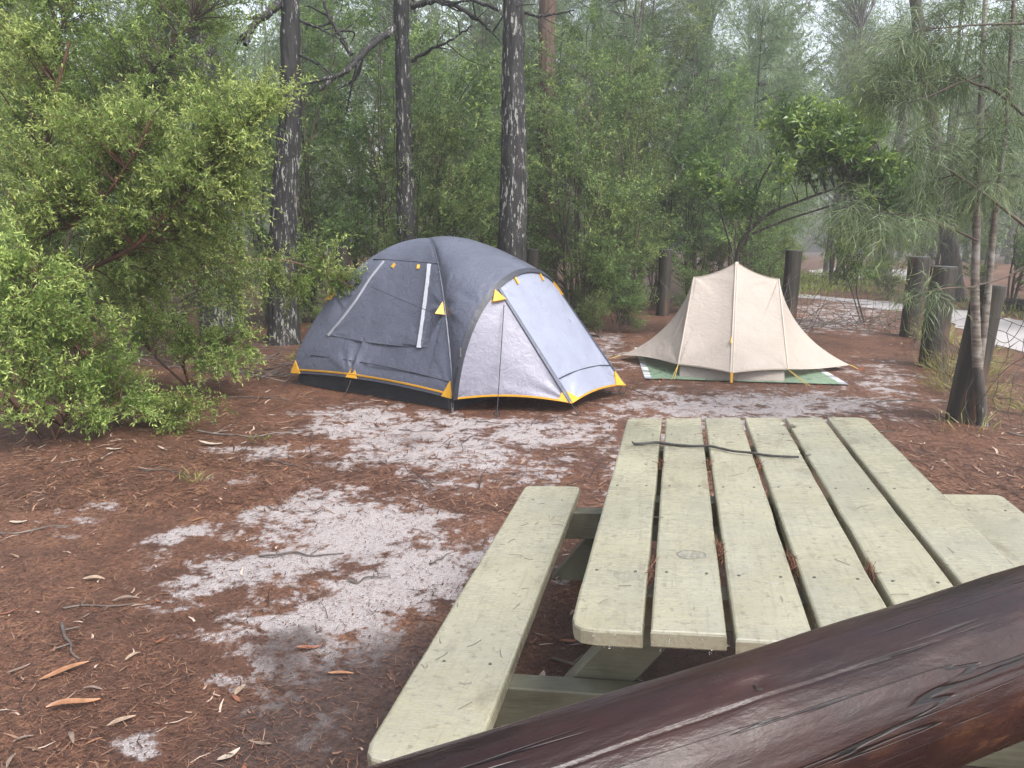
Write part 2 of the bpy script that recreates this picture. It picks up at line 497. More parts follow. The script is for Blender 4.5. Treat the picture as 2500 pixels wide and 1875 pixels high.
MT['ground_litter'] = M.m
M = Mat('track_sand', .65, .4)
v = M.coord('Object'); a = M.noise(v, 1.3, 4); b = M.noise(v, 14, 5, .7)
c = M.ramp(M.noise(v, 120, 3, .7), [(.3, (.26, .24, .245)), (.7, (.45, .42, .42))])
c = M.mix(M.math('MULTIPLY', M.step(M.math('ADD', M.math('MULTIPLY', a, .6), M.math('MULTIPLY', b, .45)), .55, .72), .4), c, (.17, .10, .075))
M.col(c); M.bump(b, .4, .03); MT['track_sand'] = M.m

# ================================================================== THE GROUND
def gz(x, y):
    x = np.asarray(x, float); y = np.asarray(y, float)
    near = np.clip((12 - y) / 3, 0, 1) * np.clip((4.3 - x) / .8, 0, 1) * np.clip((x + 9) / 3, 0, 1)
    h = (fbm(x * 1.3, y * 1.3, 0, 3, 2) - .5) * .035 + (fbm(x * 7, y * 7, 0, 5, 2) - .5) * .012
    tent = np.exp(-(((x + .3) / 1.9) ** 2 + ((y - 8) / 1.3) ** 4))
    tan_ = np.exp(-(((x - 2.8) / 1.5) ** 4 + ((y - 9.2) / 1.4) ** 4))
    h = h * near * (1 - .85 * np.maximum(tent, tan_))
    return h + .07 * np.exp(-(((x - 1.95) / .75) ** 2 + ((y - 2.25) / 1.0) ** 2))

def poly_field(x, y, P, soft):
    """soft inside-ness of a polygon: about 1 inside, 0 outside"""
    P = np.asarray(P, float)
    inside = np.zeros(x.shape, bool); d2 = np.full(x.shape, 1e9)
    for (x0, y0), (x1, y1) in zip(P, np.roll(P, -1, 0)):
        c = ((y0 > y) != (y1 > y)) & (x < (x1 - x0) * (y - y0) / (y1 - y0 + 1e-12) + x0)
        inside ^= c
        ex, ey = x1 - x0, y1 - y0
        t = np.clip(((x - x0) * ex + (y - y0) * ey) / (ex * ex + ey * ey + 1e-12), 0, 1)
        d2 = np.minimum(d2, (x - x0 - t * ex) ** 2 + (y - y0 - t * ey) ** 2)
    sd = np.sqrt(d2) * np.where(inside, 1, -1)
    return np.clip(sd / soft * .5 + .5, 0, 1)

SAND = [  # polygon, softness, strength
 ([(-1.92, 6.52), (-1.73, 6.89), (-1.33, 7.07), (-.52, 6.73), (.52, 6.68), (.97, 6.57), (.86, 5.74), (.65, 5.03), (.23, 4.82), (-.31, 4.69), (-.77, 4.83), (-1.2, 4.97), (-1.45, 5.46)], .38, .66),
 ([(-1.61, 3.2), (-1.6, 3.54), (-1.52, 3.74), (-1.49, 4.18), (-1.31, 4.46), (-1.0, 4.61), (-.68, 4.39), (-.46, 4.21), (-.24, 4.07), (-.03, 3.87), (0, 3.64), (-.13, 3.31), (-.25, 3.18), (-.43, 3.01), (-.55, 2.78), (-.69, 2.61), (-.79, 2.41), (-.93, 2.61), (-1.18, 2.91), (-1.15, 3.02), (-1.36, 3.15)], .28, .92),
 ([(-1.89, 3.75), (-1.78, 3.97), (-1.66, 4.01), (-1.64, 3.88), (-1.79, 3.72)], .12, .95),
 ([(-2.3, 5.46), (-2.0, 5.69), (-1.65, 5.7), (-1.5, 5.4), (-1.8, 5.27)], .2, .7),
 ([(-2.03, 4.79), (-1.69, 4.95), (-1.5, 5.17), (-1.42, 4.86), (-1.73, 4.71)], .2, .6),
 ([(-2.59, 4.14), (-2.38, 4.3), (-2.29, 4.08), (-2.41, 3.87), (-2.5, 3.87)], .2, .6),
 ([(-1.25, 2.18), (-1.17, 2.2), (-1.09, 2.11), (-1.13, 2.05), (-1.2, 2.09)], .07, .9),
 ([(.82, 7.21), (1.39, 7.9), (3.32, 8.0), (4.08, 7.58), (3.72, 7.05), (2.08, 5.9), (1.02, 6.3)], .6, .66),
 ([(1.1, 12.6), (1.8, 12.4), (1.6, 10.4), (1.34, 9.01), (1.1, 9.4)], .5, .62),
 ([(4.05, 9.17), (4.97, 10.29), (4.8, 9.21), (4.35, 7.82), (3.83, 7.36), (3.62, 8.02)], .6, .62),
 ([(.2, 3.5), (.34, 3.56), (.31, 3.19), (.21, 3.28)], .1, .8),
 ([(-.7, 2.28), (-.56, 2.49), (-.45, 2.44), (-.49, 2.14), (-.62, 2.1)], .12, .5),
 ([(.3, 5.3), (1.1, 6.4), (1.5, 5.9), (1.3, 4.2), (.5, 4.0)], .4, .45),
 ([(4.2, 12.6), (6.2, 12.4), (8.6, 17), (8.6, 21), (6.2, 18)], .8, .5),
]
HOLES = [([(-1.39, 3.72), (-1.27, 3.97), (-1.04, 4.05), (-1.01, 3.91), (-1.19, 3.69)], .22, .9),
 ([(-1.11, 3.16), (-1.01, 3.4), (-.78, 3.56), (-.68, 3.51), (-.85, 3.26), (-.94, 3.12)], .2, .9),
 ([(-.08, 5.39), (.34, 5.65), (.54, 5.59), (.31, 5.23), (.05, 5.22)], .15, .8),
 ([(-.56, 3.92), (-.25, 3.87), (-.29, 3.74), (-.53, 3.74)], .2, .8)]
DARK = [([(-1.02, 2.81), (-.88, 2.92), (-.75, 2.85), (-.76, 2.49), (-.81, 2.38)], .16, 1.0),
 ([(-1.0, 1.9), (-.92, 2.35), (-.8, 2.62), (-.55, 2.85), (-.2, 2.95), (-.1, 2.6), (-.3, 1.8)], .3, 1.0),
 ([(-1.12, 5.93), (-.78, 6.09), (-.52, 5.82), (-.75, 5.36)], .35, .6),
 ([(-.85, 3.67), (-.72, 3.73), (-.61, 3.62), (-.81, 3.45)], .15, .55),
 ([(.1, 3.1), (.42, 3.24), (1.9, 3.3), (1.8, 1.6), (0, 1.6)], .3, .85),  # the table's shade, painted into the ground colour
 ([(-1.2, 12), (3.5, 11.5), (5, 16), (-3, 16)], 1.5, .45), ([(-7, 9), (-3.4, 8.6), (-2.4, 11.5), (-7, 14)], 1.2, .6)]  # darker ground under the thicket and the left shrubs
GREEN = [([(7.2, 21), (9.4, 22), (13.6, 27), (15, 33), (9.8, 30), (6.5, 23)], 1.5, .75), ([(9.4, 10), (12, 10), (13, 19), (11.2, 19)], .8, .7),
 ([(4.3, 6.2), (4.9, 6.4), (6.4, 9.6), (6.9, 12.2), (6.0, 12.4), (5.2, 9.6)], .5, .4)]

def axis(lo, hi, step, far_lo, far_hi, g=1.22):
    a = list(np.arange(lo, hi + 1e-6, step)); s = step
    while a[-1] < far_hi: s *= g; a.append(min(a[-1] + s, far_hi))
    s = step; b = []
    cur = lo
    while cur > far_lo: s *= g; cur = max(cur - s, far_lo); b.append(cur)
    return np.array(b[::-1] + a)
gx = axis(-4.6, 5.0, .045, -68, 68)
gy = axis(.9, 10.0, .045, -14, 74)
X, Y = np.meshgrid(gx, gy, indexing='ij')
Z = gz(X, Y)
sand = np.zeros_like(X)
for P, s, k in SAND: sand = np.maximum(sand, poly_field(X, Y, P, s) * k)
for P, s, k in HOLES: sand *= 1 - poly_field(X, Y, P, s) * k
darkf = np.zeros_like(X)
for P, s, k in DARK: darkf = np.maximum(darkf, poly_field(X, Y, P, s) * k)
green = np.zeros_like(X)
for P, s, k in GREEN: green = np.maximum(green, poly_field(X, Y, P, s) * k)
far = np.clip((Y - 14) / 8, 0, 1)
ny = len(gy)
i = np.arange(len(gx) - 1)[:, None] * ny; j = np.arange(ny - 1)[None]
F = np.stack([i + j, i + ny + j, i + ny + j + 1, i + j + 1], -1).reshape(-1, 4)
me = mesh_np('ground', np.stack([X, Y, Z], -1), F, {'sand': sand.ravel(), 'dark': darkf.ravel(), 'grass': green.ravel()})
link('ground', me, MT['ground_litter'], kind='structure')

def sand_at(x, y):
    s = np.zeros_like(x)
    for P, so, k in SAND: s = np.maximum(s, poly_field(x, y, P, so) * k)
    for P, so, k in HOLES: s *= 1 - poly_field(x, y, P, so) * k
    return s

def dark_at(x, y):
    s = np.zeros_like(x)
    for P, so, k in DARK[:5]: s = np.maximum(s, poly_field(x, y, P, so) * k)
    return s

# the sandy vehicle track beyond the bollards: a sheet with ragged edges
L = curve([(5.6, 3.0, 0), (5.5, 5.87, 0), (6.0, 7.9, 0), (7.3, 11.5, 0), (7.9, 14.3, 0), (8.2, 16.8, 0), (8.1, 18.4, 0), (7.4, 20.0, 0), (6.0, 21.4, 0)], 90)
Rr = curve([(9.2, 3.0, 0), (9.3, 5.5, 0), (9.4, 8.5, 0), (9.8, 12, 0), (9.9, 15, 0), (9.7, 17.3, 0), (9.2, 19.2, 0), (8.2, 20.8, 0), (6.6, 22.0, 0)], 90)
s = np.linspace(0, 1, 22)
wob = lambda seed: (fbm(np.arange(90) * .35, np.zeros(90), 0, seed, 3)[:, None] - .5) * 1.1
L[:, :1] += wob(1); Rr[:, :1] += wob(2)
V = (L[:, None] + (Rr - L)[:, None] * s[None, :, None])
V[..., 2] = .008
i = np.arange(89)[:, None] * 22; j = np.arange(21)[None]
F = np.stack([i + j, i + j + 1, i + 22 + j + 1, i + 22 + j], -1).reshape(-1, 4)
link('sandy_track', mesh_np('sandy_track', V, F), MT['track_sand'], kind='structure')
ang = np.linspace(0, 2 * np.pi, 41)[:-1]
rr = .8 + .4 * fbm(np.cos(ang) * 2 + 5, np.sin(ang) * 2, 0, 9, 3)
pc = np.stack([15.8 + 3.2 * rr * np.cos(ang) + .35 * 5 * np.sin(ang) * rr, 33.5 + 5.2 * rr * np.sin(ang), np.full(40, .01)], -1)
V = np.concatenate([[[15.8, 33.5, .01]], pc])
link('sandy_track', mesh_py('sandy_clearing', V, [(0, k + 1, (k + 1) % 40 + 1) for k in range(40)]), MT['track_sand'], kind='structure')

# ================================================================== PLANTS
def leaf_mesh(name, P, D, L, W, tint, young, mat, parent, origin, curl=.12, seed=0):
    """n leaves: each one folded kite (4 verts)"""
    n = len(P)
    rg = np.random.default_rng(seed)
    ref = norm(rg.normal(size=(n, 3)) + np.array([0, 0, .8]))
    S = norm(np.cross(D, ref)); U = np.cross(S, D)
    L = np.broadcast_to(L, (n,))[:, None]; W = np.broadcast_to(W, (n,))[:, None]
    mid = P + D * L * .45 + U * L * curl
    V = np.stack([P, mid + S * W / 2, P + D * L - U * L * curl * .4, mid - S * W / 2], 1).reshape(-1, 3) - np.asarray(origin)
    F = np.arange(4 * n).reshape(-1, 4)
    me = mesh_np(name, V, F, {'tint': np.repeat(tint, 4), 'young': np.repeat(young, 4)}, smooth=False)
    return link(name, me, mat, parent, kind='stuff')

def in_blobs(rg, blobs, n):
    w = np.array([b[6] if len(b) > 6 else b[3] * b[4] * b[5] for b in blobs]); w = w / w.sum()
    k = rg.choice(len(blobs), n, p=w)
    B = np.array([b[:6] for b in blobs])[k]
    d = norm(rg.normal(size=(n, 3))) * (rg.random((n, 1)) ** (1 / 2.4))
    return B[:, :3] + d * B[:, 3:6], k

def plant(root, origin, seed, stems, blobs, nbr, ntw, nlf, leaf, twig, leaf_mat_, wood_mat, br_r=.008, droop=0., arch=.12,
          young=.25, spread=.75, tw0=.4, stem_sides=7, names=('stem', 'foliage'), fork=.75, tw_droop=0., bright=0.):
    """stems (points, r0, r1), limbs that reach from the stems to points in the crown's blobs, twigs on the limbs, leaves on the twigs"""
    rg = np.random.default_rng(seed)
    origin = np.asarray(origin, float)
    wood = Acc(); SP = []; SR = []
    for pts, r0, r1 in stems:
        c = curve(pts, max(8, 4 * len(pts)))
        wood.tube(c, np.linspace(r0, r1, len(c)), stem_sides)
        SP.append(c[len(c) // 6:]); SR.append(np.linspace(r0, r1, len(c))[len(c) // 6:])
    SP = np.concatenate(SP); SR = np.concatenate(SR)
    T, kb = in_blobs(rg, blobs, nbr)
    T[:, 2] = np.maximum(T[:, 2], .05)
    d = T[:, None] - SP[None]
    dist = np.linalg.norm(d, axis=-1)
    hor = np.linalg.norm(d[..., :2], axis=-1)
    cost = dist + np.maximum(0, SP[None, :, 2] - T[:, None, 2] + fork * hor * (1 if droop < .5 else -.4)) * 1.2 + rg.random(dist.shape) * .12
    pick = cost.argmin(1)
    S = SP[pick]; R0 = np.minimum(br_r * (.6 + .8 * rg.random(nbr)), SR[pick] * .7)
    ln = np.linalg.norm(T - S, axis=1, keepdims=True)
    ctrl = (S + T) / 2 + np.array([0, 0, 1.0]) * ln * arch + rg.normal(size=(nbr, 3)) * ln * .07
    def bez(t):
        t = t[..., None]
        return (1 - t) ** 2 * S[:, None] + 2 * t * (1 - t) * ctrl[:, None] + t * t * T[:, None]
    tt = np.broadcast_to(np.linspace(0, 1, 6), (nbr, 6))
    BP = bez(tt)
    for b in range(nbr):
        wood.tube(BP[b], np.linspace(R0[b], max(.0015, R0[b] * .3), 6), 3)
    # twigs
    t = tw0 + (1 - tw0) * (np.arange(ntw)[None] + rg.random((nbr, ntw))) / ntw
    TP = bez(t)
    TD = bez(np.minimum(t + .02, 1.02)) - bez(t - .02)
    TD = norm(TD)
    side = norm(rg.normal(size=(nbr, ntw, 3)))
    td = norm(TD * .75 + side * spread + np.array([0, 0, -tw_droop]))
    td[:, -1] = TD[:, -1]
    tl = twig * (.55 + .8 * rg.random((nbr, ntw, 1)))
    # thin twig strips
    tp0, tp1 = TP.reshape(-1, 3), (TP + td * tl).reshape(-1, 3)
    sd = norm(np.cross(td.reshape(-1, 3), rg.normal(size=(nbr * ntw, 3)))) * max(.0012, br_r * .12)
    VV = np.stack([tp0 - sd, tp0 + sd, tp1 + sd * .3, tp1 - sd * .3], 1).reshape(-1, 3)
    wood.add(VV, np.arange(len(VV)).reshape(-1, 4))
    wood.build(names[0], wood_mat, root, origin=origin)
    # leaves
    f = (np.arange(nlf)[None, None] + rg.random((nbr, ntw, nlf))) / nlf
    LP = TP[:, :, None] + td[:, :, None] * (tl[:, :, None] * f[..., None])
    LP = LP + np.array([0, 0, -1.0]) * (f[..., None] ** 2) * tl[:, :, None] * droop * .35
    ld = norm(td[:, :, None] * .55 + norm(rg.normal(size=LP.shape)) * .8 + np.array([0, 0, -droop]))
    lscale = (.65 + .6 * rg.random(f.shape))
    tint = np.clip(.5 + (rg.random((nbr, 1, 1)) - .5) * .7 + (rg.random(f.shape) - .5) * .6, 0, 1)
    yb = (rg.random((nbr, 1, 1)) < young + .0) * 1.0
    byoung = np.array([(b[7] if len(b) > 7 else 0) for b in blobs])[kb][:, None, None]
    yb = np.maximum(yb, (rg.random((nbr, 1, 1)) < byoung) * 1.0)
    tnorm = ((t - tw0) / (1 - tw0))[..., None]
    yg = np.clip((f - .35) * 1.3, 0, 1) * np.clip(.35 + tnorm, 0, 1) * yb * (.5 + .5 * rg.random(f.shape)) + bright
    return leaf_mesh(names[1], LP.reshape(-1, 3), ld.reshape(-1, 3), (leaf[0] * lscale).ravel(), (leaf[1] * (.7 + .6 * rg.random(f.shape))).ravel(),
                     tint.ravel(), np.clip(yg, 0, 1).ravel(), MT[leaf_mat_], root, origin, seed=seed)

def trunk_mesh(path, r0, r1, sides=40, rows=110, amp=.024, knots=(), seed=0, flare=.25, plates=9):
    P = curve(path, rows)
    hgt = np.linspace(0, 1, rows)
    rad = r0 + (r1 - r0) * hgt + r0 * flare * np.exp(-hgt * rows / 9)
    T = norm(np.gradient(P, axis=0))
    a = norm(np.cross(T, np.array([0, 1.0, .05]))); b = np.cross(T, a)
    ang = np.arange(sides) * 2 * np.pi / sides
    A, H = np.meshgrid(ang, P[:, 2])
    ca, sa = np.cos(A), np.sin(A)
    n = fbm(ca * plates * .45 + 7, sa * plates * .45, H * 2.2, seed, 3)
    n2 = vnoise(ca * plates + 3, sa * plates, H * 6, seed + 9)
    dsp = amp * (np.abs(n - .5) * 4 - .8) + amp * .7 * (n2 - .5)
    rr = rad[:, None] + dsp
    for (kz, ka, kh, kr) in knots:
        da = np.angle(np.exp(1j * (A - ka)))
        e = (da * rad[:, None] / kr) ** 2 + ((H - kz) / kr) ** 2
        rr = rr + kh * np.exp(-e) * (1 - .75 * np.exp(-e * 7))
    V = P[:, None] + rr[..., None] * (ca[..., None] * a[:, None] + sa[..., None] * b[:, None])
    i = np.arange(rows - 1)[:, None] * sides; j = np.arange(sides)[None]; k = (j + 1) % sides
    F = np.stack([i + j, i + k, i + sides + k, i + sides + j], -1).reshape(-1, 4)
    return V.reshape(-1, 3), F

def limb(root, origin, pts, r0, r1, mat='black_bark', twigs=3, seed=0, name='branch'):
    rg = np.random.default_rng(seed)
    A = Acc(); c = curve(pts, 5 * len(pts))
    c[1:-1] += rg.normal(size=(len(c) - 2, 3)) * r0 * .25
    A.tube(c, np.linspace(r0, r1, len(c)), 8)
    Lt = np.linalg.norm(c[-1] - c[0])
    for k in range(twigs):
        q = c[rg.integers(len(c) // 3, len(c))]
        d = norm(c[-1] - c[0] + rg.normal(size=3) * Lt * .7)
        l = Lt * (.2 + .35 * rg.random())
        pp = [q, q + d * l * .5 + rg.normal(size=3) * l * .1, q + d * l + rg.normal(size=3) * l * .2]
        A.tube(curve(pp, 8), np.linspace(r1 * 1.1, r1 * .35, 8), 4)
    return A.build(name, MT[mat], root, origin=origin)

# ---- the three black-barked trees behind the tents
def big_tree(name, label, base, top, r0, r1, knots, seed, limbs, bend=.05, crown=True, bark_='black_bark', cat='tree', group=None, ext=2.1):
    base = np.array([*base, -.06]); top = np.array(top)
    o = thing(name, label, cat, (base[0], base[1], 0), group=group)
    org = np.array([base[0], base[1], 0])
    rg = np.random.default_rng(seed)
    tip = base + (top - base) * ext
    mid1 = base + (top - base) * .35 + np.array([bend, 0, 0]) * rg.choice([-1, 1]); mid2 = base + (top - base) * .7 + np.array([bend * .6, 0, 0])
    V, F = trunk_mesh([base, mid1, mid2, top, tip], r0, r1 * .55, knots=knots, seed=seed, rows=150)
    link('trunk', mesh_np('trunk', V - org, F), MT[bark_], o)
    for k, (pts, a, b, tw) in enumerate(limbs):
        limb(o, org, pts, a, b, bark_, tw, seed + k)
    if crown:
        h = tip[2]
        plant(o, org, seed + 50, [([top, top + (tip - top) * .5, tip + np.array([0, 0, 1.5])], r1 * .5, .04)],
              [(tip[0] + rg.normal() * .5, tip[1] + rg.normal() * .6, h - 1.5 + q * 1.3, 2.0, 2.0, 1.3) for q in range(4)],
              40, 8, 10, (.12, .022), .5, 'gum_leaf', MT['black_bark'], br_r=.03, arch=.1, young=.2, names=('limb', 'crown'))
    return o

big_tree('black_bark_tree', 'lichen-flecked black-barked tree left of the dome tent, leftmost of the three tall trunks', (-3.27, 10.9),
         (-2.97, 10.9, 4.57), .215, .165, [(2.55, 4.3, .035, .10)], 11,
         [([(-3.08, 10.8, 4.49), (-3.21, 10.6, 4.31), (-3.34, 10.5, 4.17), (-3.4, 10.3, 3.88)], .06, .035, 3),
          ([(-2.83, 10.8, 4.29), (-2.55, 10.7, 4.17), (-2.23, 10.6, 4.02)], .022, .010, 4),
          ([(-2.85, 10.8, 3.86), (-2.55, 10.6, 3.71), (-2.3, 10.4, 3.51)], .02, .008, 4)])
big_tree('black_bark_tree', 'slim black-barked tree behind the dome tent peak, middle of the three tall trunks', (-1.72, 11.9),
         (-1.64, 11.9, 4.85), .165, .150, [(1.9, 4.6, .02, .08)], 12,
         [([(-1.72, 11.7, 4.44), (-1.99, 11.4, 4.14), (-2.17, 11.2, 3.9), (-2.36, 11, 3.67), (-2.63, 10.9, 3.47)], .055, .028, 5),
          ([(-1.47, 11.7, 4.71), (-1.2, 11.6, 4.76), (-0.83, 11.4, 4.65), (-0.5, 11.2, 4.41), (-0.29, 11.1, 4.21)], .05, .014, 5),
          ([(-1.48, 11.7, 3.99), (-1.19, 11.5, 4.1), (-0.88, 11.3, 4.19), (-0.59, 11.2, 4.35)], .03, .010, 5),
          ([(-2.24, 11.2, 3.96), (-2.53, 11.3, 4.41), (-2.7, 11.4, 4.88)], .035, .018, 4)])
big_tree('black_bark_tree', 'thick black-barked tree with a knotty scar, rightmost of the three tall trunks', (-.08, 10.9),
         (-0.03, 10.9, 4.59), .235, .195, [(3.35, 4.9, .06, .12), (2.95, 4.5, .04, .12), (1.7, 4.2, .02, .1)], 13,
         [([(0.12, 10.8, 4.41), (0.3, 10.7, 4.35), (0.51, 10.6, 4.35), (0.74, 10.5, 4.37)], .022, .008, 4),
          ([(-0.21, 10.8, 4.45), (-0.58, 10.9, 4.58), (-0.95, 11, 4.56)], .03, .012, 4)])
big_tree('black_bark_tree', 'stout dark-barked tree half hidden in the shrubs left of the dome tent', (-4.5, 11.8), (-4.67, 12.2, 4.91), .33, .22, [], 14, [], crown=False)
big_tree('black_bark_tree', 'slender dark trunk behind the tall shrub in the top left of the clearing', (-7.6, 14.5), (-6.13, 14.5, 5.52), .24, .2, [], 15, [], crown=False)
big_tree('black_bark_tree', 'dark trunk standing by the far bend of the sandy track, right of the beige tent', (13.4, 28.4), (13.75, 28.6, 5), .36, .28, [], 16, [], crown=False, ext=1.6)
big_tree('rough_bark_tree', 'reddish-brown rough-barked trunk in the thicket just right of the thickest black trunk', (.62, 16.2), (0.61, 16.2, 6.06), .27, .22, [], 17, [], crown=True, bark_='brown_bark')
big_tree('black_bark_tree', 'dark thin trunk high up in the thicket above the gap between the two tents', (2.0, 20.2), (1.96, 20, 7.11), .2, .17, [], 18, [], crown=True)
big_tree('black_bark_tree', 'greyish trunk in the mist behind the needle foliage at the upper right', (11.2, 19.5), (9.05, 18.5, 6.19), .22, .18, [], 19, [], crown=True, bark_='grey_bark')

# ---- the bright shrub that fills the left of the clearing, and the plants around it
def shrub(name, label, base, seed, stems, blobs, nbr, ntw, nlf, leaf, twig, lm='shrub_leaf', wm='red_bark', cat='shrub', group=None, **kw):
    o = thing(name, label, cat, (base[0], base[1], 0), group=group)
    plant(o, (base[0], base[1], 0), seed, stems, blobs, nbr, ntw, nlf, leaf, twig, lm, MT[wm], **kw)
    return o

shrub('leafy_shrub', 'large shrub with lime green shoot tips arching over the left of the clearing', (-4.3, 6.7), 21,
      [([(-4.3, 6.7, 0), (-4.07, 6.5, 1.03), (-3.59, 6.4, 1.23), (-3.1, 6.3, 1.43), (-2.82, 6.3, 1.68), (-2.5, 6.3, 1.96), (-2.11, 6.3, 2.35)], .028, .008),
       ([(-4.4, 6.8, 0), (-4.26, 6.6, 1.17), (-3.98, 6.6, 1.87), (-3.8, 6.6, 2.5), (-3.59, 6.6, 3.07)], .03, .010),
       ([(-4.2, 6.7, 0), (-3.87, 6.2, 1.35), (-3.31, 6.1, 1.68), (-2.9, 6.1, 2.16), (-2.74, 6.1, 2.44)], .022, .006),
       ([(-4.2, 6.6, 0), (-4.04, 6.9, 0.74), (-3.54, 7.3, 1.05), (-3.02, 7.7, 1.24), (-2.42, 8, 1.3), (-1.95, 8, 1.16), (-1.65, 7.9, 1.03)], .020, .004)],
      [(*(-2.29, 6.3, 2.4), .42, .5, .35, .5, .7), (*(-2, 6.3, 2.52), .25, .35, .22, .24, .95), (*(-2.63, 6.2, 2.14), .6, .6, .45, 1.0, .35),
       (*(-3.1, 6.2, 2.17), .6, .6, .5, 1.0, .35), (*(-3.56, 6.2, 2.17), .6, .6, .6, 1.0, .3), (*(-2.59, 6.4, 1.8), .55, .6, .35, .8, .3),
       (*(-2.19, 6.4, 2.2), .22, .3, .25, .2, .8), (*(-2.12, 6.4, 1.86), .12, .2, .12, .10, .9), (*(-3.45, 6.1, 1.64), .6, .5, .4, .8, .3),
       (*(-3.8, 6.2, 2.94), .3, .4, .35, .35, .9), (*(-3.11, 6.5, 1.57), .6, .6, .35, .7, .2), (*(-2.58, 6.8, 1.42), .5, .5, .25, .45, .2),
       (*(-2.2, 7.9, 1.31), .45, .4, .3, .30, .25), (*(-1.79, 7.9, 1.08), .22, .3, .14, .22, .35), (*(-2.37, 8, 0.92), .22, .3, .22, .15, .2),
       (*(-1.88, 6.3, 2.66), .14, .3, .10, .12, .95), (*(-2.95, 7, 1.33), .55, .5, .3, .7, .4), (*(-3.51, 7, 1.12), .6, .5, .35, .7, .4), (*(-2.67, 7.3, 0.98), .35, .4, .3, .35, .35)],
      480, 12, 13, (.040, .0110), .19, young=.28, arch=.10, br_r=.008, tw0=.35)
shrub('leafy_shrub', 'low bushy shrub with pale star-like shoots at the left edge of the clearing', (-3.5, 5.7), 22,
      [([(-3.5, 5.7, 0), (-3.62, 5.7, 0.54), (-3.53, 5.6, 1.07), (-3.37, 5.6, 1.31)], .016, .005), ([(-3.5, 5.7, 0), (-3.37, 5.7, 0.26), (-3.3, 5.7, 0.58), (-3.07, 5.7, 0.76)], .014, .004),
       ([(-3.6, 5.7, 0), (-3.74, 5.5, 0.47), (-3.68, 5.4, 0.92)], .014, .004), ([(-3.5, 5.7, 0.02), (-3.33, 5.8, 0.14), (-3.08, 5.9, 0.25)], .012, .004)],
      [(*(-3.45, 5.5, 1.21), .45, .4, .25, .5, .8), (*(-3.55, 5.4, 0.93), .4, .4, .3, .5, .5), (*(-3.38, 5.7, 0.82), .45, .4, .3, .6, .4),
       (*(-3.22, 5.8, 0.53), .4, .4, .22, .5, .25), (*(-3.48, 5.4, 0.43), .5, .4, .25, .4, .2), (*(-3.04, 5.9, 0.25), .35, .35, .14, .3, .2), (*(-3.53, 5.4, 1.41), .2, .3, .2, .25, .9)],
      160, 11, 13, (.040, .0105), .17, young=.2, arch=.08)
shrub('leafy_shrub', 'spreading low shrub with yellow-green tips on the red litter left of the tall dark trunk', (-3.1, 7.7), 23,
      [([(-3.3, 7.7, 0), (-3.28, 7.6, 0.34), (-2.9, 7.5, 0.48), (-2.71, 7.5, 0.6)], .014, .004), ([(-3.3, 7.7, 0), (-3.64, 7.6, 0.43), (-3.57, 7.6, 0.71)], .014, .004)],
      [(*(-2.81, 7.5, 0.55), .28, .3, .14, .35, .95), (*(-3.09, 7.4, 0.47), .35, .3, .15, .4, .75), (*(-3.53, 7.5, 0.59), .4, .3, .2, .4, .3), (*(-2.8, 7.2, 0.32), .3, .25, .10, .25, .6), (*(-2.4, 7.2, 0.4), .1, .1, .06, .06, .9), (*(-3.56, 7.8, 0.83), .25, .3, .2, .2, .3)],
      85, 10, 12, (.040, .011), .15, young=.2, arch=.1)
shrub('leafy_shrub', 'small dark green shrub trailing over the litter in front of the left thicket', (-2.85, 6.3), 24,
      [([(-2.85, 6.3, 0), (-3.16, 6.2, 0.22), (-2.96, 6.2, 0.3), (-2.73, 6.2, 0.27)], .012, .003), ([(-2.85, 6.3, 0), (-3.36, 6.3, 0.28), (-3.5, 6.3, 0.43)], .012, .003)],
      [(*(-2.92, 6.1, 0.21), .4, .3, .14, .5, .2), (*(-2.62, 6.2, 0.19), .3, .3, .10, .3, .4), (*(-3.39, 6.3, 0.32), .35, .3, .2, .4, .15), (*(-2.7, 5.9, 0.03), .12, .12, .06, .1, .4), (*(-3.24, 5.7, 0.13), .12, .12, .06, .1, .2)],
      90, 9, 11, (.036, .010), .14, young=.1, arch=.06)
shrub('tall_shrub', 'tall olive shrub with fine dull leaves filling the upper left behind the bright shrub', (-5.6, 8.4), 25,
      [([(-5.6, 8.4, 0), (-5.11, 8.4, 2.51), (-4.72, 8.4, 3.42), (-4.32, 8.4, 4.13)], .035, .012), ([(-5.4, 8.5, 0), (-4.55, 8.6, 2.29), (-3.83, 8.6, 3.24), (-3.35, 8.6, 3.75)], .03, .010), ([(-5.7, 8.4, 0), (-5.52, 8.2, 2.71), (-5.31, 8.2, 3.67)], .03, .010)],
      [(*(-4.98, 8.4, 3.6), .9, .8, .8), (*(-4.24, 8.6, 3.52), .8, .8, .8), (*(-3.53, 8.7, 3.27), .8, .7, .7), (*(-4.02, 8.6, 2.73), .9, .7, .6), (*(-4.92, 8.4, 2.83), .9, .8, .7), (*(-3.24, 8.8, 2.91), .6, .6, .5), (*(-4.6, 8.6, 4.27), 1.2, .9, .6), (*(-3.48, 9, 4.22), .9, .8, .6)],
      430, 11, 12, (.050, .013), .24, lm='dull_leaf', wm='twig_bark', young=.4, arch=.12)
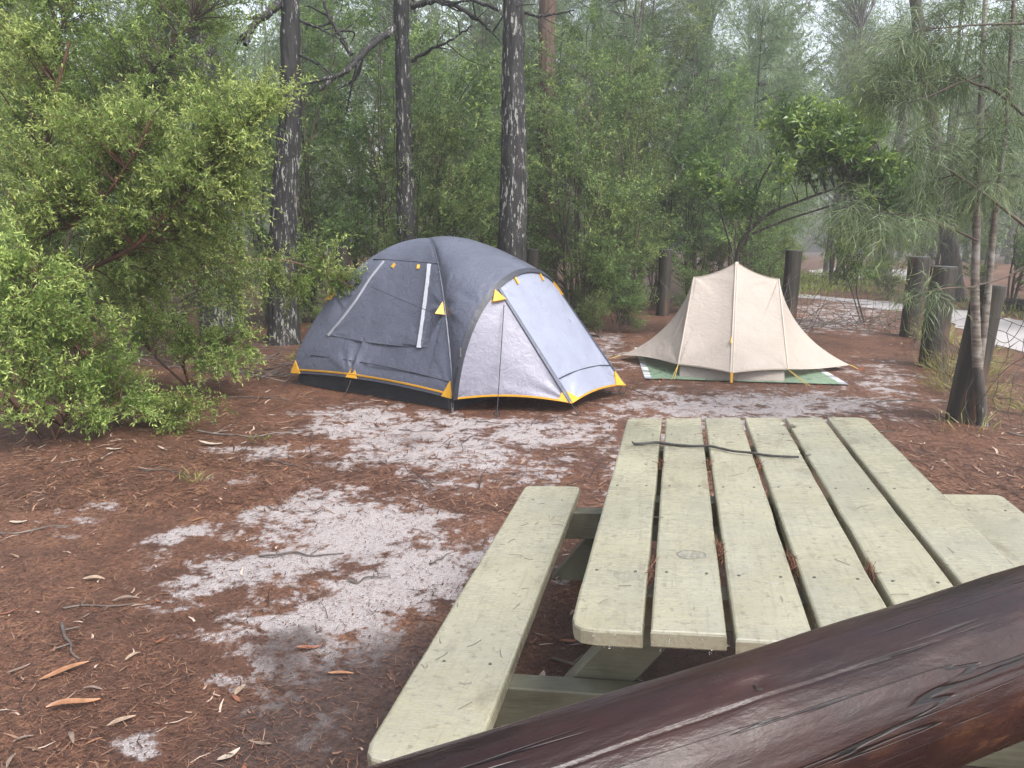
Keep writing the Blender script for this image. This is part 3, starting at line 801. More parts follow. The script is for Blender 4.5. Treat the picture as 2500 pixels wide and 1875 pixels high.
shrub('tall_shrub', 'dark olive shrub in the shade under the left canopy behind the low bushes', (-4.9, 9.0), 26,
      [([(-4.9, 9.0, 0), (-4.67, 9, 0.49), (-4.36, 9, 0.93), (-4.15, 9, 1.46)], .03, .010), ([(-4.9, 9, 0), (-5.13, 9.2, 0.74), (-5.4, 9.2, 1.34)], .025, .008), ([(-4.64, 8.6, 0.33), (-3.95, 8.4, 0.62), (-3.61, 8.4, 1.08), (-3.34, 8.4, 1.28)], .022, .007)],
      [(*(-4.3, 9, 1.67), .9, .7, .5), (*(-5.28, 9, 1.45), .9, .7, .6), (*(-3.62, 9.3, 1.68), .7, .6, .5), (*(-3.25, 9.4, 1.02), .5, .5, .4), (*(-4.73, 9.2, 0.91), .8, .6, .35), (*(-5.42, 8.6, 0.84), .8, .6, .5), (*(-3.75, 9.2, 0.75), .4, .4, .25)],
      220, 10, 11, (.048, .013), .22, lm='tea_leaf', wm='twig_bark', young=.12, arch=.1)

# ---- kinds of background plants, built once each and then copied
def stems_local(rg, n, h, spread, r, zfork=.25):
    out = []
    for k in range(n):
        a = rg.random() * 6.28; q = spread * (.3 + .7 * rg.random()); hh = h * (.75 + .3 * rg.random())
        pts = [(rg.normal() * .05, rg.normal() * .05, -.05)]
        for z in (.25, .5, .75, 1.0):
            pts.append((math.cos(a) * q * z ** 1.3 + rg.normal() * .07, math.sin(a) * q * z ** 1.3 + rg.normal() * .07, hh * z))
        out.append((pts, r * (.7 + .5 * rg.random()), r * .25))
    return out

def make_kind(name, label, cat, seed, h, nst, reach, r, blobs, nbr, ntw, nlf, leaf, twig, lm, wm, **kw):
    rg = np.random.default_rng(seed)
    o = thing(name, label, cat, (0, 0, 0))
    plant(o, (0, 0, 0), seed, stems_local(rg, nst, h, reach, r), blobs, nbr, ntw, nlf, leaf, twig, lm, MT[wm], stem_sides=6, **kw)
    return o

def column(rg, h, z0, rad, n):
    return [(rg.normal() * rad * .45, rg.normal() * rad * .45, z0 + (h - z0) * q, rad * (1.05 - .55 * abs(q - .45)), rad * (1.05 - .55 * abs(q - .45)), (h - z0) / n * .8) for q in (np.arange(n) + .5) / n]

KINDS = {}
for k in range(4):
    rg = np.random.default_rng(100 + k); h = (3.6, 4.4, 5.2, 4.0)[k]
    KINDS['tea', k] = make_kind('tea_tree', '', 'tree', 100 + k, h, 5, .7, .022, column(rg, h + .3, (.7, 1.0, 1.3, .5)[k], .85, 5), 105, 9, 11, (.072, .020), .27, 'tea_leaf', 'twig_bark', young=.3, arch=.14, br_r=.007)
for k in range(3):
    rg = np.random.default_rng(120 + k); h = (6.5, 8.0, 7.2)[k]
    KINDS['oak', k] = make_kind('she_oak', '', 'tree', 120 + k, h, 2, .5, .05, column(rg, h + .4, 1.6, 1.35, 6), 130, 10, 12, (.26, .0085), .34, 'needle_leaf', 'grey_bark', young=.3, arch=.16, br_r=.012, droop=.55, tw_droop=.25, spread=.8)
for k in range(3):
    rg = np.random.default_rng(140 + k); h = (11.0, 13.5, 12.0)[k]
    KINDS['gum', k] = make_kind('gum_tree', '', 'tree', 140 + k, h, 1, .8, .15, column(rg, h + .8, 3.4, 1.9, 6), 170, 10, 13, (.13, .026), .55, 'gum_leaf', 'grey_bark', young=.3, arch=.12, br_r=.03, droop=.3)
for k in range(2):
    rg = np.random.default_rng(160 + k); h = (1.5, 2.0)[k]
    KINDS['low', k] = make_kind('low_shrub', '', 'shrub', 160 + k, h, 6, .6, .012, column(rg, h + .1, .25, .6, 3), 85, 9, 12, (.048, .013), .2, 'tea_leaf', 'twig_bark', young=.35, arch=.1, br_r=.005)

DESC = {'tea': 'green tea-tree ', 'oak': 'grey-green she-oak ', 'gum': 'pale-leaved gum tree ', 'low': 'low green shrub '}
GROUP = {'tea': 'tea-trees of the thicket', 'oak': 'she-oaks behind the campsite', 'gum': 'gum trees in the misty woods', 'low': 'low shrubs under the trees'}
used = {}
_rp = random.Random(5)
def put(kind, x, y, words, sc=None, k=None, group=None):
    ks = [q for q in KINDS if q[0] == kind]
    key = ks[_rp.randrange(len(ks))] if k is None else (kind, k)
    src = KINDS[key]
    s = sc if sc else .85 + .35 * _rp.random()
    lab = DESC[kind] + words; g = group or GROUP[kind]
    if key not in used:
        used[key] = 1
        src.location = (x, y, 0); src.rotation_euler.z = _rp.random() * 6.28; src.scale = (s, s, s)
        src['label'] = lab; src['group'] = g
        return src
    return dup(src, (x, y, 0), _rp.random() * 6.28, s, lab, g)

for x, y, w in [(-3.5, 13.4, 'just right of the leftmost tall dark trunk, above the left bollard'), (-1.1, 13.0, 'between the middle and rightmost tall dark trunks, in the front row'),
                (-2.4, 13.8, 'between the leftmost and middle tall dark trunks, left one of two'), (-.6, 14.6, 'close behind the left side of the thickest dark trunk'),
                (1.05, 14.2, 'directly right of the thickest dark trunk, in front of the reddish trunk'), (-3.0, 15.0, 'in the second row right of the leftmost tall trunk'),
                (-1.9, 15.8, 'hidden behind the middle tall dark trunk'), (.2, 16.6, 'in the second row behind the thickest dark trunk'),
                (1.3, 12.8, 'behind the gap between the tents, nearest one'), (2.0, 13.6, 'behind the gap between the tents, left of the far bollard'),
                (1.3, 14.8, 'deep behind the gap between the tents, beside the reddish trunk'), (2.3, 15.6, 'close left of the bollard behind the beige tent'),
                (3.2, 17.2, 'rising behind the bollard left of the beige tent'), (1.8, 16.8, 'in the back row above the gap between the tents'),
                (3.7, 16.2, 'directly behind the peak of the beige tent'), (4.5, 15.8, 'behind the right shoulder of the beige tent, left of its bollard'),
                (5.2, 17.4, 'behind the bollard at the right of the beige tent'), (3.4, 18.6, 'far behind the left slope of the beige tent'), (4.4, 19.2, 'far behind the right slope of the beige tent'),
                (-4.2, 13.4, 'behind the stout trunk at the left, toward the dome tent'), (-5.6, 12.6, 'behind the left shrubs, left of the stout dark trunk'), (-5.2, 14.6, 'far behind the stout dark trunk at the left'),
                (-7.0, 11.6, 'behind the big lime-tipped shrub, at its left'), (-6.6, 13.6, 'behind the big lime-tipped shrub, in its middle'), (-8.4, 12.6, 'at the left edge behind the tall olive shrub'),
                (-7.6, 10.2, 'at the left edge close behind the low bushy shrub'), (-9.0, 14.6, 'far back at the left edge of the picture'),
                (10.6, 25.4, 'across the track, above the dark trunk at the far bend'), (12.8, 25.0, 'across the track, right of the dark trunk at the far bend'), (8.4, 27, 'beyond the end of the track, above the glossy shrub'),
                (6.2, 19.4, 'behind the brushwood, right of the beige tent bollard'), (7.0, 21.6, 'screening the end of the track, left one'), (5.6, 21.0, 'in the second row right of the beige tent bollard'), (-1.4, 12.4, 'close behind the dome tent, right of the middle trunk'), (.0, 15.2, 'behind the thickest dark trunk, hidden by it'), (2.9, 18.4, 'in the back row left of the beige tent peak'), (11.0, 17.0, 'across the track, between the two farther bollards'), (10.9, 12.8, 'across the track, over the second bollard'), (11.2, 20.4, 'across the track, left of the pale stems'), (14.6, 21.0, 'at the right edge beyond the fallen log'), (13.4, 15.6, 'at the far right edge across the track')]: put('tea', x, y, w)
for x, y, s, w in [(-1.9, 12.9, .7, 'behind the top of the dome tent, left of the middle trunk'), (1.1, 13.0, .6, 'right of the thickest dark trunk, behind the porch of the dome tent'), (1.35, 11.9, .45, 'at the edge of the clearing right of the dome tent hood'),
                   (1.75, 12.5, .55, 'at the edge of the clearing in the gap between the tents'), (1.9, 13.9, .8, 'second row in the gap between the tents'), (3.9, 15.8, .8, 'right behind the beige tent peak'),
                   (-5.6, 10.2, .8, 'beside the reddish bollard under the left canopy'), (-4.0, 12.6, .8, 'at the foot of the stout dark trunk'), (-6.6, 9.4, .9, 'at the left edge behind the bushy shrubs'), (-3.6, 13.4, .8, 'behind the leftmost tall dark trunk'), (-2.75, 11.7, .4, 'small one at the right foot of the leftmost tall trunk'),
                   (9.6, 19.8, .55, 'right beside the far bend of the track'), (8.0, 23.0, .7, 'beyond the end of the track'), (10.6, 22.4, .6, 'left of the dark trunk across the track'), (12.2, 20.2, .8, 'across the track beside the middle bollard top'),
                   (12.4, 14.8, .8, 'across the track above the nearest bollard'), (10.6, 9.8, .7, 'across the track at the right edge, nearest one'), (10.7, 14.4, .6, 'on the far verge of the track, over the third bollard'), (10.9, 15.8, .65, 'on the far verge of the track, farther along'), (6.9, 23.6, .9, 'closing off the end of the track'), (5.2, 16.0, .8, 'behind the brushwood by the beige tent bollard'), (7.4, 20.9, .6, 'at the inner bend of the track'), (12.9, 12.6, .9, 'behind the fallen log at the right edge'), (13.0, 17.6, .9, 'across the track, between the pale stems')]: put('low', x, y, w, s)
for x, y, s, w in [(2.4, 17.4, 1.0, 'left of the beige tent peak, with drooping needles'), (4.1, 17.6, .95, 'straight above the beige tent peak'), (5.6, 18.4, 1.0, 'above the right shoulder of the beige tent'), (3.3, 20.2, 1.1, 'far behind the beige tent'),
                   (6.8, 22.8, 1.0, 'above the glossy shrub, beyond the track end'), (8.6, 25, 1.1, 'far beyond the track end'), (12.2, 22.4, 1.0, 'across the track behind the dark trunk'), (11.8, 15.6, .9, 'across the track above the bollards'), (13.4, 18.2, 1.0, 'across the track behind the pale stems'),
                   (10.8, 26.2, 1.1, 'far behind the dark trunk at the track bend'), (14.6, 24.0, 1.05, 'far right across the track, tall one'), (12.9, 11.4, .9, 'at the right edge behind the fallen log'), (14.6, 14.2, 1.0, 'at the right edge, second row'),
                   (-.6, 19.0, 1.0, 'above the dome tent, between the middle and thickest trunks'), (1.0, 20.5, 1.1, 'far behind the reddish trunk'), (-2.4, 18.0, 1.0, 'far behind the gap left of the middle trunk'), (-4.6, 17.2, 1.0, 'far behind the leftmost tall trunk'), (-6.4, 16.4, 1.0, 'far behind the big lime-tipped shrub')]: put('oak', x, y, w, s)
for w, pts in (('in the misty woods above the dome tent', [(-2.6, 21), (.4, 24), (-5.4, 21.5), (-1.0, 28), (-4.6, 27), (-3.2, 34), (-1, 42)]), ('in the misty woods above the left shrubs', [(-8.4, 19.5), (-10.4, 16.4), (-9.4, 25), (-12.6, 21), (-8.4, 32), (-13.8, 30)]),
               ('in the misty woods above the beige tent', [(3.2, 23), (6.0, 25.6), (4.4, 29.5), (1.8, 34), (7.6, 34), (5, 41)]), ('in the misty woods beyond the track', [(9.6, 29), (13.2, 32.5), (20, 30), (11.6, 40), (15.2, 36), (12.2, 29.0), (18.6, 40)])):
    for x, y in pts: put('gum', x, y, w, sc=(.70 + .012 * max(0, y - 16)) * (.92 + .16 * _rp.random()), group='gum trees ' + w)

# glossy broad-leaved shrub leaning over the track end, right of the beige tent
shrub('glossy_shrub', 'leaning shrub with glossy broad leaves and long bare stems behind the beige tent', (4.0, 12.4), 31,
      [([(4.0, 12.4, 0), (3.49, 12.2, 1.22), (3.75, 11.8, 1.85), (4.2, 11.4, 2.11), (4.61, 11, 2.32), (4.93, 10.8, 2.7)], .035, .010),
       ([(3.65, 12, 1.61), (4.03, 11.8, 1.8), (4.39, 11.5, 1.95), (4.85, 11.2, 2.11), (5.28, 11, 2.1)], .022, .008),
       ([(3.59, 12.1, 1.43), (3.71, 12, 2.33), (3.88, 11.8, 2.79), (3.98, 11.6, 3.22)], .02, .007),
       ([(4.0, 12.4, 0), (3.28, 12.4, 1.86), (3.22, 12.4, 2.35), (3.29, 12.4, 2.84)], .018, .006)],
      [(*(4.38, 11, 2.71), .75, .6, .5, 1.0, .3), (*(5.05, 11, 2.41), .6, .6, .45, .8, .2), (*(5.41, 11, 2.04), .45, .5, .3, .5, .2), (*(4.05, 11.4, 3.13), .45, .5, .3, .4, .4), (*(4.74, 11.2, 3.23), .5, .5, .3, .45, .4), (*(2.95, 12.4, 2.49), .35, .4, .4, .25, .3), (*(3.45, 12, 2.06), .3, .3, .2, .15, .3)],
      190, 7, 10, (.115, .030), .24, lm='glossy_leaf', wm='grey_bark', young=.25, arch=.08, br_r=.010, tw0=.5)
shrub('glossy_shrub', 'spindly young wattle with long leaves drooping beside the bollard right of the beige tent', (6.6, 14.4), 32,
      [([(6.6, 14.4, 0), (6.21, 14, 0.69), (6.22, 13.8, 1.35), (6.25, 13.6, 1.83)], .016, .005), ([(6.5, 14.3, 0), (6.03, 14, 0.85), (5.65, 13.8, 1.35)], .012, .004)],
      [(*(6.18, 13.6, 1.67), .5, .4, .4), (*(6.09, 13.8, 1.03), .5, .4, .3), (*(5.73, 13.8, 1.35), .3, .3, .2)],
      55, 6, 8, (.10, .022), .22, lm='glossy_leaf', wm='grey_bark', young=.2, arch=.05, droop=.6)

# the young she-oak that leans over the right edge, with its two pale stems
o = thing('young_she_oak', 'young she-oak with two pale stems and long drooping needles beside the nearest bollard', 'tree', (4.07, 6.45, 0))
org = np.array([4.07, 6.45, 0])
A = Acc()
A.tube(curve([(4.07, 6.45, -.03), (4.06, 6.46, 0.06), (4.02, 6.46, 0.28), (3.96, 6.46, 0.52)], 14), np.concatenate([np.linspace(.062, .043, 5), np.linspace(.043, .04, 9)]), 12)
A.build('base_stem', MT['grey_bark'], o, origin=org)
A = Acc(); A.tube(curve([(3.97, 6.46, 0.48), (3.9, 6.46, 0.88), (3.86, 6.48, 1.26), (3.81, 6.5, 1.9), (3.81, 6.6, 2.57), (3.81, 6.7, 3.2), (3.82, 6.8, 3.92)], 40), np.linspace(.040, .017, 40), 12)
A.build('stem', MT['pale_bark'], o, origin=org)
A = Acc(); A.tube(curve([(3.98, 6.47, 0.52), (4, 6.5, 0.88), (3.99, 6.5, 1.27), (3.97, 6.5, 1.72), (3.97, 6.5, 2.2), (3.96, 6.5, 2.56), (3.9, 6.5, 3.42)], 40), np.linspace(.032, .014, 40), 12)
A.build('stem', MT['pale_bark'], o, origin=org)
plant(o, org, 41,
      [([(3.81, 6.5, 1.9), (3.81, 6.6, 2.57), (3.81, 6.7, 3.2), (3.82, 6.8, 3.92)], .012, .008), ([(3.99, 6.5, 1.27), (3.97, 6.5, 2.2), (3.9, 6.5, 3.42)], .010, .006),
       ([(4.04, 6.4, 2.55), (3.78, 6.4, 2.73), (3.54, 6.3, 2.77), (3.44, 6.3, 2.82)], .014, .006), ([(3.72, 6.5, 2.87), (3.4, 6.3, 2.75), (3.11, 6.2, 2.63), (2.85, 6.1, 2.57)], .012, .004),
       ([(3.79, 6.4, 1.57), (3.38, 6.3, 1.71), (2.95, 6.2, 1.78), (2.58, 6.2, 1.82)], .010, .003), ([(4.16, 6.3, 1.65), (3.67, 6.3, 1.98), (3.28, 6.3, 2.19), (2.94, 6.2, 2.25)], .014, .004),
       ([(4.04, 6.4, 3.23), (3.56, 6.3, 3.19), (3.21, 6.3, 3.16)], .012, .004), ([(3.82, 6.4, 1.19), (3.48, 6.3, 1.18), (3.17, 6.2, 1.09)], .008, .003), ([(4.23, 6.3, 1.43), (3.99, 6.3, 1.28), (3.61, 6.2, 1.19)], .010, .004)],
      [(*(2.83, 6.2, 2.71), .22, .3, .12, .34, .8), (*(2.96, 6.3, 2.96), .28, .3, .16, .30, .5), (*(3.36, 6.4, 2.92), .35, .4, .25, .42, .4),
       (*(3.86, 6.6, 2.82), .4, .4, .3, .34, .3), (*(3.44, 6.5, 3.28), .4, .4, .25, .5, .3), (*(3.99, 6.6, 3.25), .35, .4, .35, .3, .3), (*(2.66, 6.2, 1.81), .17, .25, .08, .24, .7), (*(2.95, 6.2, 1.74), .25, .3, .07, .2, .6),
       (*(3.47, 6.4, 2.01), .32, .4, .12, .22, .4), (*(4.02, 6.5, 2.02), .3, .4, .2, .22, .3), (*(3.26, 6.2, 1.16), .13, .2, .03, .05, .5), (*(3.2, 6.3, 2.32), .3, .3, .12, .2, .5), (*(3.78, 6.5, 2.38), .3, .35, .15, .2, .4)],
      125, 8, 12, (.19, .0058), .28, 'needle_leaf', MT['twig_bark'], br_r=.005, droop=.65, tw_droop=.35, arch=.12, young=.25, tw0=.35, names=('branches', 'foliage'))

# fallen dead brushwood right of the beige tent
def brush(name, label, x, y, n, rad, h, seed, sc=1.0):
    rg = np.random.default_rng(seed); A = Acc()
    for k in range(n):
        a = rg.random() * 6.28; b = np.array([rg.normal() * rad, rg.normal() * rad * .6, 0])
        d = np.array([math.cos(a), math.sin(a) * .7, .1 + .9 * rg.random() * h]); l = .3 + .7 * rg.random()
        pts = [b, b + d * l * .5 * sc + rg.normal(size=3) * .03, b + d * l * sc + rg.normal(size=3) * .05]
        for q in pts: q[2] = max(q[2], .01)
        A.tube(curve(pts, 7), np.linspace(.0065, .002, 7), 4)
    o = A.build(name, MT['dead_twig'])
    o.location = (x, y, 0)
    return tag(o, label, 'brushwood')
brush('brushwood', 'tangle of bare dead twigs lying on the litter right of the beige tent', 6.3, 13.8, 80, .75, .6, 3)
brush('brushwood', 'thin pale dead branches caught in the bushes just behind the beige tent peak', 4.0, 12.9, 55, .55, 1.3, 4, 1.3)
brush('brushwood', 'scattered fallen sticks under the shrubs left of the tall dark trunk', -3.5, 9.3, 60, .8, .25, 5)
brush('brushwood', 'heap of thin sticks and bark by the left corner of the dome tent', -2.95, 8.5, 46, .3, .12, 6, .7)

# ---- the far woods: one mass of trunks and leaves no one could count
rg = np.random.default_rng(77)
N = 100
tx = rg.uniform(-52, 56, N); ty = rg.uniform(44, 66, N); th = rg.uniform(11, 17, N)
A = Acc()
for x, y, h in zip(tx, ty, th):
    A.tube([(x, y, -.1), (x + rg.normal() * .3, y, h * .5), (x + rg.normal() * .6, y, h)], [.2, .15, .06], 5)
A.build('woodland_trunks', MT['grey_bark'], kind='stuff')
nl = 950
P = np.stack([np.repeat(tx, nl) + rg.normal(size=N * nl) * 1.7, np.repeat(ty, nl) + rg.normal(size=N * nl) * 1.7, np.repeat(th, nl) * (.08 + .98 * rg.random(N * nl) ** .8)], -1)
D = norm(rg.normal(size=P.shape) + np.array([0, 0, -.4]))
leaf_mesh('woodland', P, D, .42 * (.6 + .8 * rg.random(N * nl)), .16, rg.random(N * nl), (rg.random(N * nl) < .2) * .5, MT['gum_leaf'], None, (0, 0, 0))

# ---- grass: dry tufts at the bollards, green growth across the track
def tuft(label, x, y, n, rad, h, seed, dry=.6, group=None):
    rg = np.random.default_rng(seed)
    a = rg.random(n) * 6.28; r = rad * np.sqrt(rg.random(n))
    P = np.stack([np.cos(a) * r, np.sin(a) * r, np.zeros(n)], -1)
    D = norm(np.stack([np.cos(a), np.sin(a), .6 + 1.4 * rg.random(n)], -1) + rg.normal(size=(n, 3)) * .35)
    D[:, 2] = np.abs(D[:, 2])
    o = leaf_mesh('grass_tuft', P, D, h * (.4 + .8 * rg.random(n)), .007, np.clip(dry + (rg.random(n) - .5) * .6, 0, 1), (rg.random(n) < .3) * .5, MT['grass_blade'], None, (0, 0, 0), curl=.25, seed=seed)
    del o['kind']
    o.location = (x, y, 0)
    return tag(o, label, 'grass', group)
tuft('dry straw-coloured grass tuft at the foot of the middle bollard by the track', 5.42, 9.1, 420, .34, .38, 1, .8)
tuft('thin tuft of pale grass at the foot of the farthest bollard beside the track', 6.62, 12.05, 130, .2, .4, 2, .8)
tuft('sparse dry grass between the nearest bollard and the middle one', 4.75, 7.9, 200, .35, .3, 3, .7)
tuft('few dry stalks on the needle litter beside the nearest bollard', 3.82, 6.3, 22, .2, .22, 4, .9)
tuft('green grass patch under the wire netting right of the nearest bollard', 4.9, 6.9, 150, .4, .22, 5, .5)
tuft('small olive green tuft on the red litter left of the pale sand', -1.95, 5.75, 40, .08, .05, 6, .2)
tuft('tiny blond tuft in the red litter near the left edge', -2.05, 4.75, 40, .07, .10, 7, .8)
tuft('little green tuft on the litter at the foot of the leftmost tall trunk', -2.7, 9.5, 60, .12, .12, 8, .3)
n = 26000
x = rg.uniform(6.2, 15.5, n); y = rg.uniform(9.5, 34, n)
w = np.zeros(n)
for Pq, s, k in GREEN: w = np.maximum(w, poly_field(x, y, Pq, s) * k)
m = rg.random(n) < w * (.4 + .9 * (fbm(x * .8, y * .8, 0, 4, 2) > .47)); x, y = x[m], y[m]; n = len(x)
D = norm(np.stack([rg.normal(size=n) * .5, rg.normal(size=n) * .5, np.ones(n)], -1))
leaf_mesh('grass', np.stack([x, y, np.zeros(n)], -1), D, .28 * (.4 + .9 * rg.random(n)), .022, np.clip(rg.normal(size=n) * .25 + .35, 0, 1), (rg.random(n) < .5) * .8, MT['grass_blade'], None, (0, 0, 0), curl=.2)

# ================================================================== BOLLARDS AND NETTING
def bollard(label, x, y, r, h, seed, tilt=(0, 0)):
    o = thing('bollard', label, 'bollard', (x, y, 0), group='round timber bollards round the campsite')
    o.rotation_euler = (tilt[1], tilt[0], 0)
    rg = np.random.default_rng(seed)
    sides = 28; zs = np.array([-.08, .05, .3, .6, .9, h - .035, h - .012, h])
    sc = np.array([1.03, 1.0, .99, 1.0, .985, .98, .972, .945])
    a = np.arange(sides) * 2 * np.pi / sides
    wob = 1 + (vnoise(np.cos(a) * 2 + 5, np.sin(a) * 2 + seed, 0, seed) - .5) * .07 + (rg.random(sides) - .5) * .018
    V = np.stack([np.cos(a)[None] * r * sc[:, None] * wob, np.sin(a)[None] * r * sc[:, None] * wob, np.repeat(zs[:, None], sides, 1)], -1).reshape(-1, 3)
    F = [(q * sides + j, q * sides + (j + 1) % sides, (q + 1) * sides + (j + 1) % sides, (q + 1) * sides + j) for q in range(len(zs) - 1) for j in range(sides)]
    link('post', mesh_np('post', V, F), MT['bollard_wood'], o)
    t = np.stack([np.cos(a) * r * .945 * wob, np.sin(a) * r * .945 * wob, np.full(sides, h + .0005)], -1)
    t2 = t * np.array([.9, .9, 1]) + np.array([0, 0, .006])
    V = np.concatenate([t, t2]); F = [(j, (j + 1) % sides, sides + (j + 1) % sides, sides + j) for j in range(sides)] + [tuple(range(sides, 2 * sides))]
    link('top', mesh_py('top', V, F), MT['bollard_cap'], o)
    return o
bollard('dark timber bollard nearest the camera, behind the twin pale stems of the young she-oak', 4.0, 6.66, .127, 1.2, 1, (.085, 0))
bollard('dark timber bollard with a reddish streaked face, second from the right edge', 5.25, 9.5, .152, 1.24, 2, (.015, 0))
bollard('dark timber bollard beside the sandy track, third from the right edge', 6.45, 12.4, .16, 1.28, 3, (.015, 0))
bollard('dark timber bollard just behind the right shoulder of the beige tent', 5.02, 14.0, .142, 1.33, 4, (.01, 0))
bollard('dark timber bollard standing behind the left slope of the beige tent', 2.98, 15.3, .128, 1.29, 5, (.01, 0))
bollard('dark timber bollard just right of the knotty trunk behind the dome tent', .35, 13.6, .115, 1.31, 6)
bollard('dark timber bollard behind the left slope of the dome tent', -2.78, 12.7, .125, 1.33, 7)
bollard('squat timber bollard in the shade between the shrubs and the stout dark trunk', -4.62, 11.0, .12, 1.05, 8)
bollard('reddish timber bollard deep in the shade under the big shrub at the left', -5.95, 10.4, .18, 1.2, 9)

def netting(label, p0, p1, h0, h1, seed, sag=.1, cell=.13, torn=0.):
    """sagging wire netting between two posts, every strand a thin tube"""
    rg = np.random.default_rng(seed); A = Acc()
    p0 = np.array(p0, float); p1 = np.array(p1, float); Lh = np.linalg.norm(p1 - p0)
    nrm = np.array([-(p1 - p0)[1], (p1 - p0)[0]]) / Lh
    nc = int(Lh / cell); nr = int(max(h0, h1) / cell)
    def pt(s, q):
        xy = p0 + (p1 - p0) * s
        h = h0 + (h1 - h0) * s - sag * 4 * s * (1 - s)
        b = (vnoise(s * 4, q * 3, 0, seed) - .5) * .16
        return np.array([xy[0] + nrm[0] * b, xy[1] + nrm[1] * b, max(.01, h * q + (vnoise(s * 6, q * 5, 1, seed) - .5) * .05)])
    for c in range(nc + 1):
        s = c / nc + rg.normal() * .004
        A.tube([pt(min(max(s + .012 * math.sin(q * 19 + c), 0), 1), q) for q in np.linspace(0, 1, 9)], .0034, 3)
    for r_ in range(nr + 1):
        q = r_ / nr
        A.tube([pt(s, min(1, q + .015 * math.sin(s * 31 + r_))) for s in np.linspace(0, 1, 22)], .0034, 3)
    o = A.build('wire_netting', MT['wire_steel'])
    return tag(o, label, 'fence')
netting('sagging wire netting running off the right edge from the nearest bollard', (4.15, 6.65), (5.0, 5.0), .95, .85, 1, .12)
netting('sagging wire netting between the nearest bollard and the reddish one', (4.12, 6.8), (5.2, 9.45), .62, .8, 2, .15)
netting('wire netting between the reddish bollard and the one beside the track', (5.3, 9.6), (6.4, 12.3), .7, .8, 3, .1)
netting('faint wire netting between the beige tent bollard and the one beside the track', (5.1, 14.0), (6.4, 12.5), .95, .95, 4, .06)
# loose looping wires by the nearest bollard
A = Acc()
for k, pts in enumerate([[(3.88, 6.4, 1.04), (3.93, 6.2, 0.95), (4.03, 6, 1.15)], [(3.87, 6.4, 0.93), (3.93, 6.1, 0.77), (4, 6, 0.97), (3.97, 5.9, 1.3)],
                         [(3.85, 6.3, 0.45), (3.8, 6.3, 0.31), (3.81, 6.25, 0.13), (4, 6.2, -0.1)], [(3.92, 6.3, 0.24), (3.9, 6, 0.57), (3.99, 5.8, 0.75)]]):
    A.tube(curve(pts, 20), .0026, 4)
tag(A.build('loose_wire', MT['wire_steel']), 'loose curling wires hanging from the netting at the nearest bollard', 'wire')

# fallen dark log across the track
A = Acc()
c = curve([(10.91, 17.2, 0.21), (11.35, 17, 0.18), (12.03, 16.8, 0.15)], 16); c[:, 2] = np.maximum(.13, c[:, 2] * 0 + .13)
V, F = tube(c, .13 + .02 * vnoise(np.arange(16) * .7, 0, 0, 3), 14)
tag(link('fallen_log', mesh_np('fallen_log', V, F), MT['black_bark']), 'charred fallen log lying beyond the track at the right edge', 'log')

# ================================================================== THE DOME TENT
TA=np.array([-2.33,7.98]); TC=np.array([-.53,6.78])
_d=(TC-TA)/np.linalg.norm(TC-TA); _n=np.array([-_d[1],_d[0]])*1.95
TF=TC+_n; TB=TA+_n; TM=(TA+TF)/2
TN=_d                      # the vestibule points this way
TH,HEM=1.53,.115
def tarc(corner,t):
    t=np.asarray(t,float)[...,None]
    u=np.sin(np.pi/2*t)**1.0*.55+t*.45
    z=HEM+(TH-HEM)*(.72*(1-u**2)+.28*np.sqrt(np.clip(1-u**2,0,1)))
    xy=TM+(corner-TM)*u
    return np.concatenate([xy,z],-1)
def tface(c0,c1,s,t,sag=.10):
    s=np.asarray(s,float);t=np.asarray(t,float)
    a=tarc(c0,t);b=tarc(c1,t)
    p=a+(b-a)*s[...,None]
    out=(c0+c1)/2-TM; out=out/np.linalg.norm(out)
    k=4*s*(1-s)
    p[...,:2]-=out*(k*sag*np.sin(np.pi*np.clip(t,0,1)**1.4)*.9)[...,None]
    p[...,2]+=k*.05*np.clip((t-.7)/.3,0,1)**2
    return p
HT,HL=1.235,.16
def hoop(s):
    s=np.asarray(s,float)
    c=np.cos(np.pi*(1-s))          # -1..1
    w=np.abs(c)**1.0*np.sign(c)*.5+.5
    z=HEM+(HT-HEM)*np.sin(np.pi*s)**.85
    xy=TC+(TF-TC)*w[...,None]+TN*(HL*(z/HT)**1.0)[...,None]
    xy=xy+TN*0
    return np.concatenate([xy,z[...,None]],-1)
def tconn(s,t):
    """dark panel from the two right hand poles to the hoop"""
    s=np.asarray(s,float);t=np.asarray(t,float)
    h=hoop(s); ap=np.array([TM[0],TM[1],TH])
    line=ap+(h-ap)*t[...,None]
    bc=tarc(TC,t)-(ap+(np.array([*TC,HEM])-ap)*t[...,None])
    bf=tarc(TF,t)-(ap+(np.array([*TF,HEM])-ap)*t[...,None])
    p=line+bc*((1-s)**2.6)[...,None]+bf*(s**2.6)[...,None]
    bul=(4*s*(1-s))
    p[...,2]+=bul*.02*np.sin(np.pi*t)
    return p
TD=np.array([TC[0]+TN[0]*.89+_n[0]/1.95*.60,TC[1]+TN[1]*.89+_n[1]/1.95*.60])
TE=np.array([TC[0]+TN[0]*.93+_n[0]/1.95*1.62,TC[1]+TN[1]*.93+_n[1]/1.95*1.62])
def seg(a,b,s,lift=0):
    s=np.asarray(s,float)[...,None]
    p=np.array(a)+(np.array(b)-np.array(a))*s
    p[...,2]+=lift*4*s[...,0]*(1-s[...,0])
    return p
HK,HQ=.335,.70
